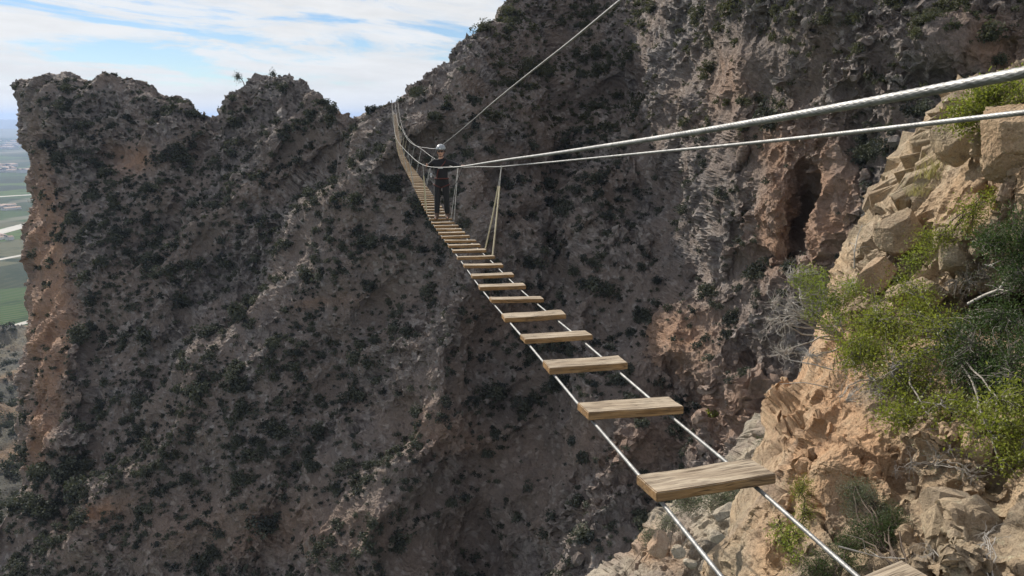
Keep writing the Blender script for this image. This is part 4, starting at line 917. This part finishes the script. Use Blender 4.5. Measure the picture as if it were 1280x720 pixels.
sg.add(*tube(np.array([(-.09, -.02, 1.645), (-.062, -.095, 1.645), (0, -.112, 1.648), (.062, -.095, 1.645), (.09, -.02, 1.645)]), .004, 6))
sg.build('sunglasses', M['lens'], person)
# helmet
bm = bmesh.new(); bmesh.ops.create_uvsphere(bm, u_segments=32, v_segments=20, radius=1)
bmesh.ops.delete(bm, geom=[v for v in bm.verts if v.co.z < -.12 and not (v.co.y > .3 and v.co.z > -.45)], context='VERTS')
bmesh.ops.scale(bm, vec=(.115, .140, .118), verts=bm.verts); m_ = bpy.data.meshes.new('helmet'); bm.to_mesh(m_); bm.free()
for p_ in m_.polygons: p_.use_smooth = True
hel = link('helmet', m_, M['helmet'], person); hel.location = (0, -.005, 1.70); hel.rotation_euler = (R(6), 0, 0); hel.modifiers.new('s', 'SOLIDIFY').thickness = .008
rim = MB().add(*tube(np.array([(math.sin(a) * .118, -math.cos(a) * .143, -.014 - .0 * a) for a in np.linspace(0, 2 * np.pi, 30)]), .005, 6)).build('rim', M['black'], hel)
lamp = blob('headlamp', (0, -.138, .02), (.022, .014, .014), M['carab'], hel, 2)
cs = MB(); 
for sx in (-1, 1): cs.add(*tube(np.array([(sx * .10, -.01, 1.68), (sx * .092, -.03, 1.60), (sx * .05, -.075, 1.53), (0, -.085, 1.515)]), .006, 5))
cs.build('chin_strap', M['black'], person)
# jacket, trousers, boots
jv = [(0, .005, .80), (0, .005, 1.12), (0, .01, 1.30), (0, 0, 1.44), (0, -.005, 1.495), shr, elr, lerp(elr, wr, .93), shl, ell, lerp(ell, wl, .93)]
je = [(0, 1), (1, 2), (2, 3), (3, 4), (2, 5), (5, 6), (6, 7), (2, 8), (8, 9), (9, 10)]
skin_obj('jacket', jv, je, [(.175, .125), (.16, .115), (.19, .13), (.09, .08), .068, .078, .060, .044, .078, .060, .044], M['black'], person, 2)
tv = [(0, .005, 1.12), (0, .005, .93), (.095, 0, .86), kner, lerp(kner, ankr, .93), (-.095, 0, .86), knel, lerp(knel, ankl, .93)]
skin_obj('trousers', tv, [(0, 1), (1, 2), (2, 3), (3, 4), (1, 5), (5, 6), (6, 7)], [(.16, .115), (.165, .12), .10, .078, .068, .10, .078, .068], M['trouser'], person, 2, root=1)
for a, t_, nm in ((ankr, toer, 'boot'), (ankl, toel, 'boot')):
    skin_obj(nm, [lerp(a, (a[0], a[1], a[2] + .12), 1), a, (a[0], a[1] + .05, .05), lerp(a, t_, .55, (0, 0, -.01)), t_], [(0, 1), (1, 2), (1, 3), (3, 4)], [.058, .055, .045, (.048, .048), (.042, .036)], M['boot'], person, 2, root=1)
# harness, print, lanyard
def loop(cx, cy, cz, rx, ry, tilt=0, n_=26): return np.array([(cx + rx * math.cos(a), cy + ry * math.sin(a), cz + tilt * math.cos(a)) for a in np.linspace(0, 2 * np.pi, n_)])
hb = MB(); hb.add(*tube(loop(0, .005, 1.00, .165, .118), .016, 8)); hb.add(*tube(loop(.10, 0, .82, .098, .10, .04), .013, 8)); hb.add(*tube(loop(-.10, 0, .82, .098, .10, -.04), .013, 8))
hb.add(*tube(np.array([(-.1, -.12, 1.02), (-.06, -.135, 1.2), (.1, -.12, 1.38), (.12, 0, 1.47)]), .012, 8)); hb.build('harness', M['strap'], person)
MB().add(*tube(np.array([(-.06, -.142, 1.25), (0, -.146, 1.25), (.06, -.142, 1.25)]), .007, 6)).build('chest_print', M['white'], person)
hip = np.array((-.05, -.14, .99)); lt = rel(wp(17.0, float(spl(tabS, np.array(17.0))) - .01, 0)); t = np.linspace(0, 1, 16)[:, None]
ly = MB().add(*tube(hip + (lt - hip) * t + np.sin(t * np.pi) * np.array([-.20, -.02, -.12]), .009, 7)); ly.build('lanyard', M['black'], person)
hip2 = np.array((.05, -.14, .99)); t2 = rel(wp(15.9, float(spl(tabR, np.array(15.9))), oR)); MB().add(*tube(hip2 + (t2 - hip2) * t + np.sin(t * np.pi) * np.array([.02, -.02, -.30]), .008, 7)).build('lanyard', M['black'], person)
MB().add(*tube(loop(-.235, -.1, 1.12, .018, .018) @ np.array([[1, 0, 0], [0, 0, 1.8], [0, 1, 0]]) * 1 if False else np.array([(-.235 + .02 * math.cos(a), -.10, 1.08 + .045 * math.sin(a)) for a in np.linspace(0, 2 * np.pi, 16)]), .008, 6)).build('carabiner', M['carab'], person)

# ------------------------------------------------------------------ light, sky, haze
SUN_AZ, SUN_EL = R(-39), R(35)       # azimuth from +Y, negative = left
sd = Vector((math.sin(SUN_AZ) * math.cos(SUN_EL), math.cos(SUN_AZ) * math.cos(SUN_EL), math.sin(SUN_EL)))
sl_ = bpy.data.lights.new('sun', 'SUN'); sl_.energy = 5.0; sl_.angle = R(.6); sl_.color = (1, .93, .82)
so = bpy.data.objects.new('sun', sl_); col.objects.link(so); so.rotation_euler = sd.to_track_quat('Z', 'Y').to_euler(); so.location = (0, 0, 100)
w = bpy.data.worlds.new('World'); scene.world = w; w.use_nodes = True; nt = w.node_tree; nn, ll = nt.nodes, nt.links
bg = nn['Background']
sky = nn.new('ShaderNodeTexSky'); sky.sky_type = 'NISHITA'; sky.sun_disc = False; sky.sun_elevation = SUN_EL; sky.sun_rotation = SUN_AZ; sky.altitude = 500; sky.air_density = 1.0; sky.dust_density = .1
tc = nn.new('ShaderNodeTexCoord'); sp = nn.new('ShaderNodeSeparateXYZ'); ll.new(tc.outputs['Generated'], sp.inputs[0])
def wm(op, a, b=0, c=None, clamp=False):
    x = nn.new('ShaderNodeMath'); x.operation = op; x.use_clamp = clamp
    for v, i in ((a, 0), (b, 1), (c, 2)):
        if v is None: continue
        if isinstance(v, bpy.types.NodeSocket): ll.new(v, x.inputs[i])
        else: x.inputs[i].default_value = v
    return x.outputs[0]
az = wm('MULTIPLY', wm('ARCTAN2', sp.outputs[0], sp.outputs[1]), 57.3); el = wm('MULTIPLY', wm('ARCSINE', sp.outputs[2]), 57.3)
def cn(ax, ay, shear, scale, detail, rough, dist, seed):
    cx = nn.new('ShaderNodeCombineXYZ'); ll.new(wm('MULTIPLY', az, ax), cx.inputs[0]); ll.new(wm('ADD', wm('MULTIPLY', el, ay), wm('MULTIPLY', az, shear)), cx.inputs[1]); cx.inputs[2].default_value = seed
    x = nn.new('ShaderNodeTexNoise'); x.inputs['Scale'].default_value = scale; x.inputs['Detail'].default_value = detail; x.inputs['Roughness'].default_value = rough; x.inputs['Distortion'].default_value = dist
    ll.new(cx.outputs[0], x.inputs['Vector']); return x.outputs[0]
def wr_(fac, stops):
    x = nn.new('ShaderNodeValToRGB'); e = x.color_ramp.elements
    while len(e) < len(stops): e.new(.5)
    for el_, (p, c) in zip(e, stops): el_.position = p; el_.color = (c, c, c, 1)
    ll.new(fac, x.inputs[0]); return x.outputs[0]
streak = cn(.045, .28, .020, 1.6, 9, .58, .6, 3.3)
fine = cn(.16, .9, .07, 1.5, 8, .65, .5, 9.1)
band = wr_(wm('DIVIDE', el, 90), [(0, .80), (.032, .74), (.038, .40), (.042, .0), (.053, .02), (.062, .34), (.105, .48), (.2, .42), (.5, .42), (1., .42)])
cl = wm('ADD', wm('ADD', wm('MULTIPLY', wm('SUBTRACT', streak, .5), 3.4), wm('MULTIPLY', wm('SUBTRACT', fine, .5), .9)), band)
cf = wr_(cl, [(.08, .0), (.22, .4), (.36, .85), (.6, 1.)])
shade = wr_(cn(.09, .5, .03, 1.7, 6, .6, .3, 21.), [(.3, .88), (.6, 1.)])
cc = nn.new('ShaderNodeMix'); cc.data_type = 'RGBA'; ll.new(cf, cc.inputs[0]); 
skm = nn.new('ShaderNodeVectorMath'); skm.operation = 'SCALE'; skm.inputs[3].default_value = .75; ll.new(sky.outputs[0], skm.inputs[0]); tn = nn.new('ShaderNodeVectorMath'); tn.operation = 'MULTIPLY'; tn.inputs[1].default_value = (.78, .90, 1.08); ll.new(skm.outputs[0], tn.inputs[0]); ll.new(tn.outputs[0], cc.inputs[6])
cw = nn.new('ShaderNodeVectorMath'); cw.operation = 'SCALE'; cw.inputs[0].default_value = (7.5, 7.6, 7.7); ll.new(shade, cw.inputs[3]); ll.new(cw.outputs[0], cc.inputs[7])
ll.new(cc.outputs[2], bg.inputs[0]); bg.inputs[1].default_value = .10
# haze
hv = bpy.data.meshes.new('haze'); bm = bmesh.new(); bmesh.ops.create_cube(bm, size=1); bmesh.ops.scale(bm, vec=(54000, 34500, 360), verts=bm.verts); bmesh.ops.translate(bm, vec=(0, 13500, -60), verts=bm.verts); bm.to_mesh(hv); bm.free()
n = NT('haze_air'); n.n.remove(n.b); pvn = n.new('ShaderNodeVolumePrincipled'); pvn.inputs['Color'].default_value = (.44, .60, .92, 1); pvn.inputs['Density'].default_value = .00007; pvn.inputs['Anisotropy'].default_value = .3
n.l.new(pvn.outputs[0], n.out.inputs['Volume'])
HZ = tag(link('haze', hv, n.m), kind='stuff')

scene.view_settings.view_transform = 'Standard'; scene.view_settings.look = 'None'; scene.view_settings.exposure = 0.24; scene.view_settings.gamma = 1
scene.cycles.use_adaptive_sampling = True; scene.cycles.adaptive_threshold = .02; scene.cycles.max_bounces = 5; scene.cycles.diffuse_bounces = 2; scene.cycles.transmission_bounces = 4; scene.cycles.volume_bounces = 0
try: scene.cycles.use_denoising = True; scene.cycles.denoiser = 'OPENIMAGEDENOISE'
except Exception: pass
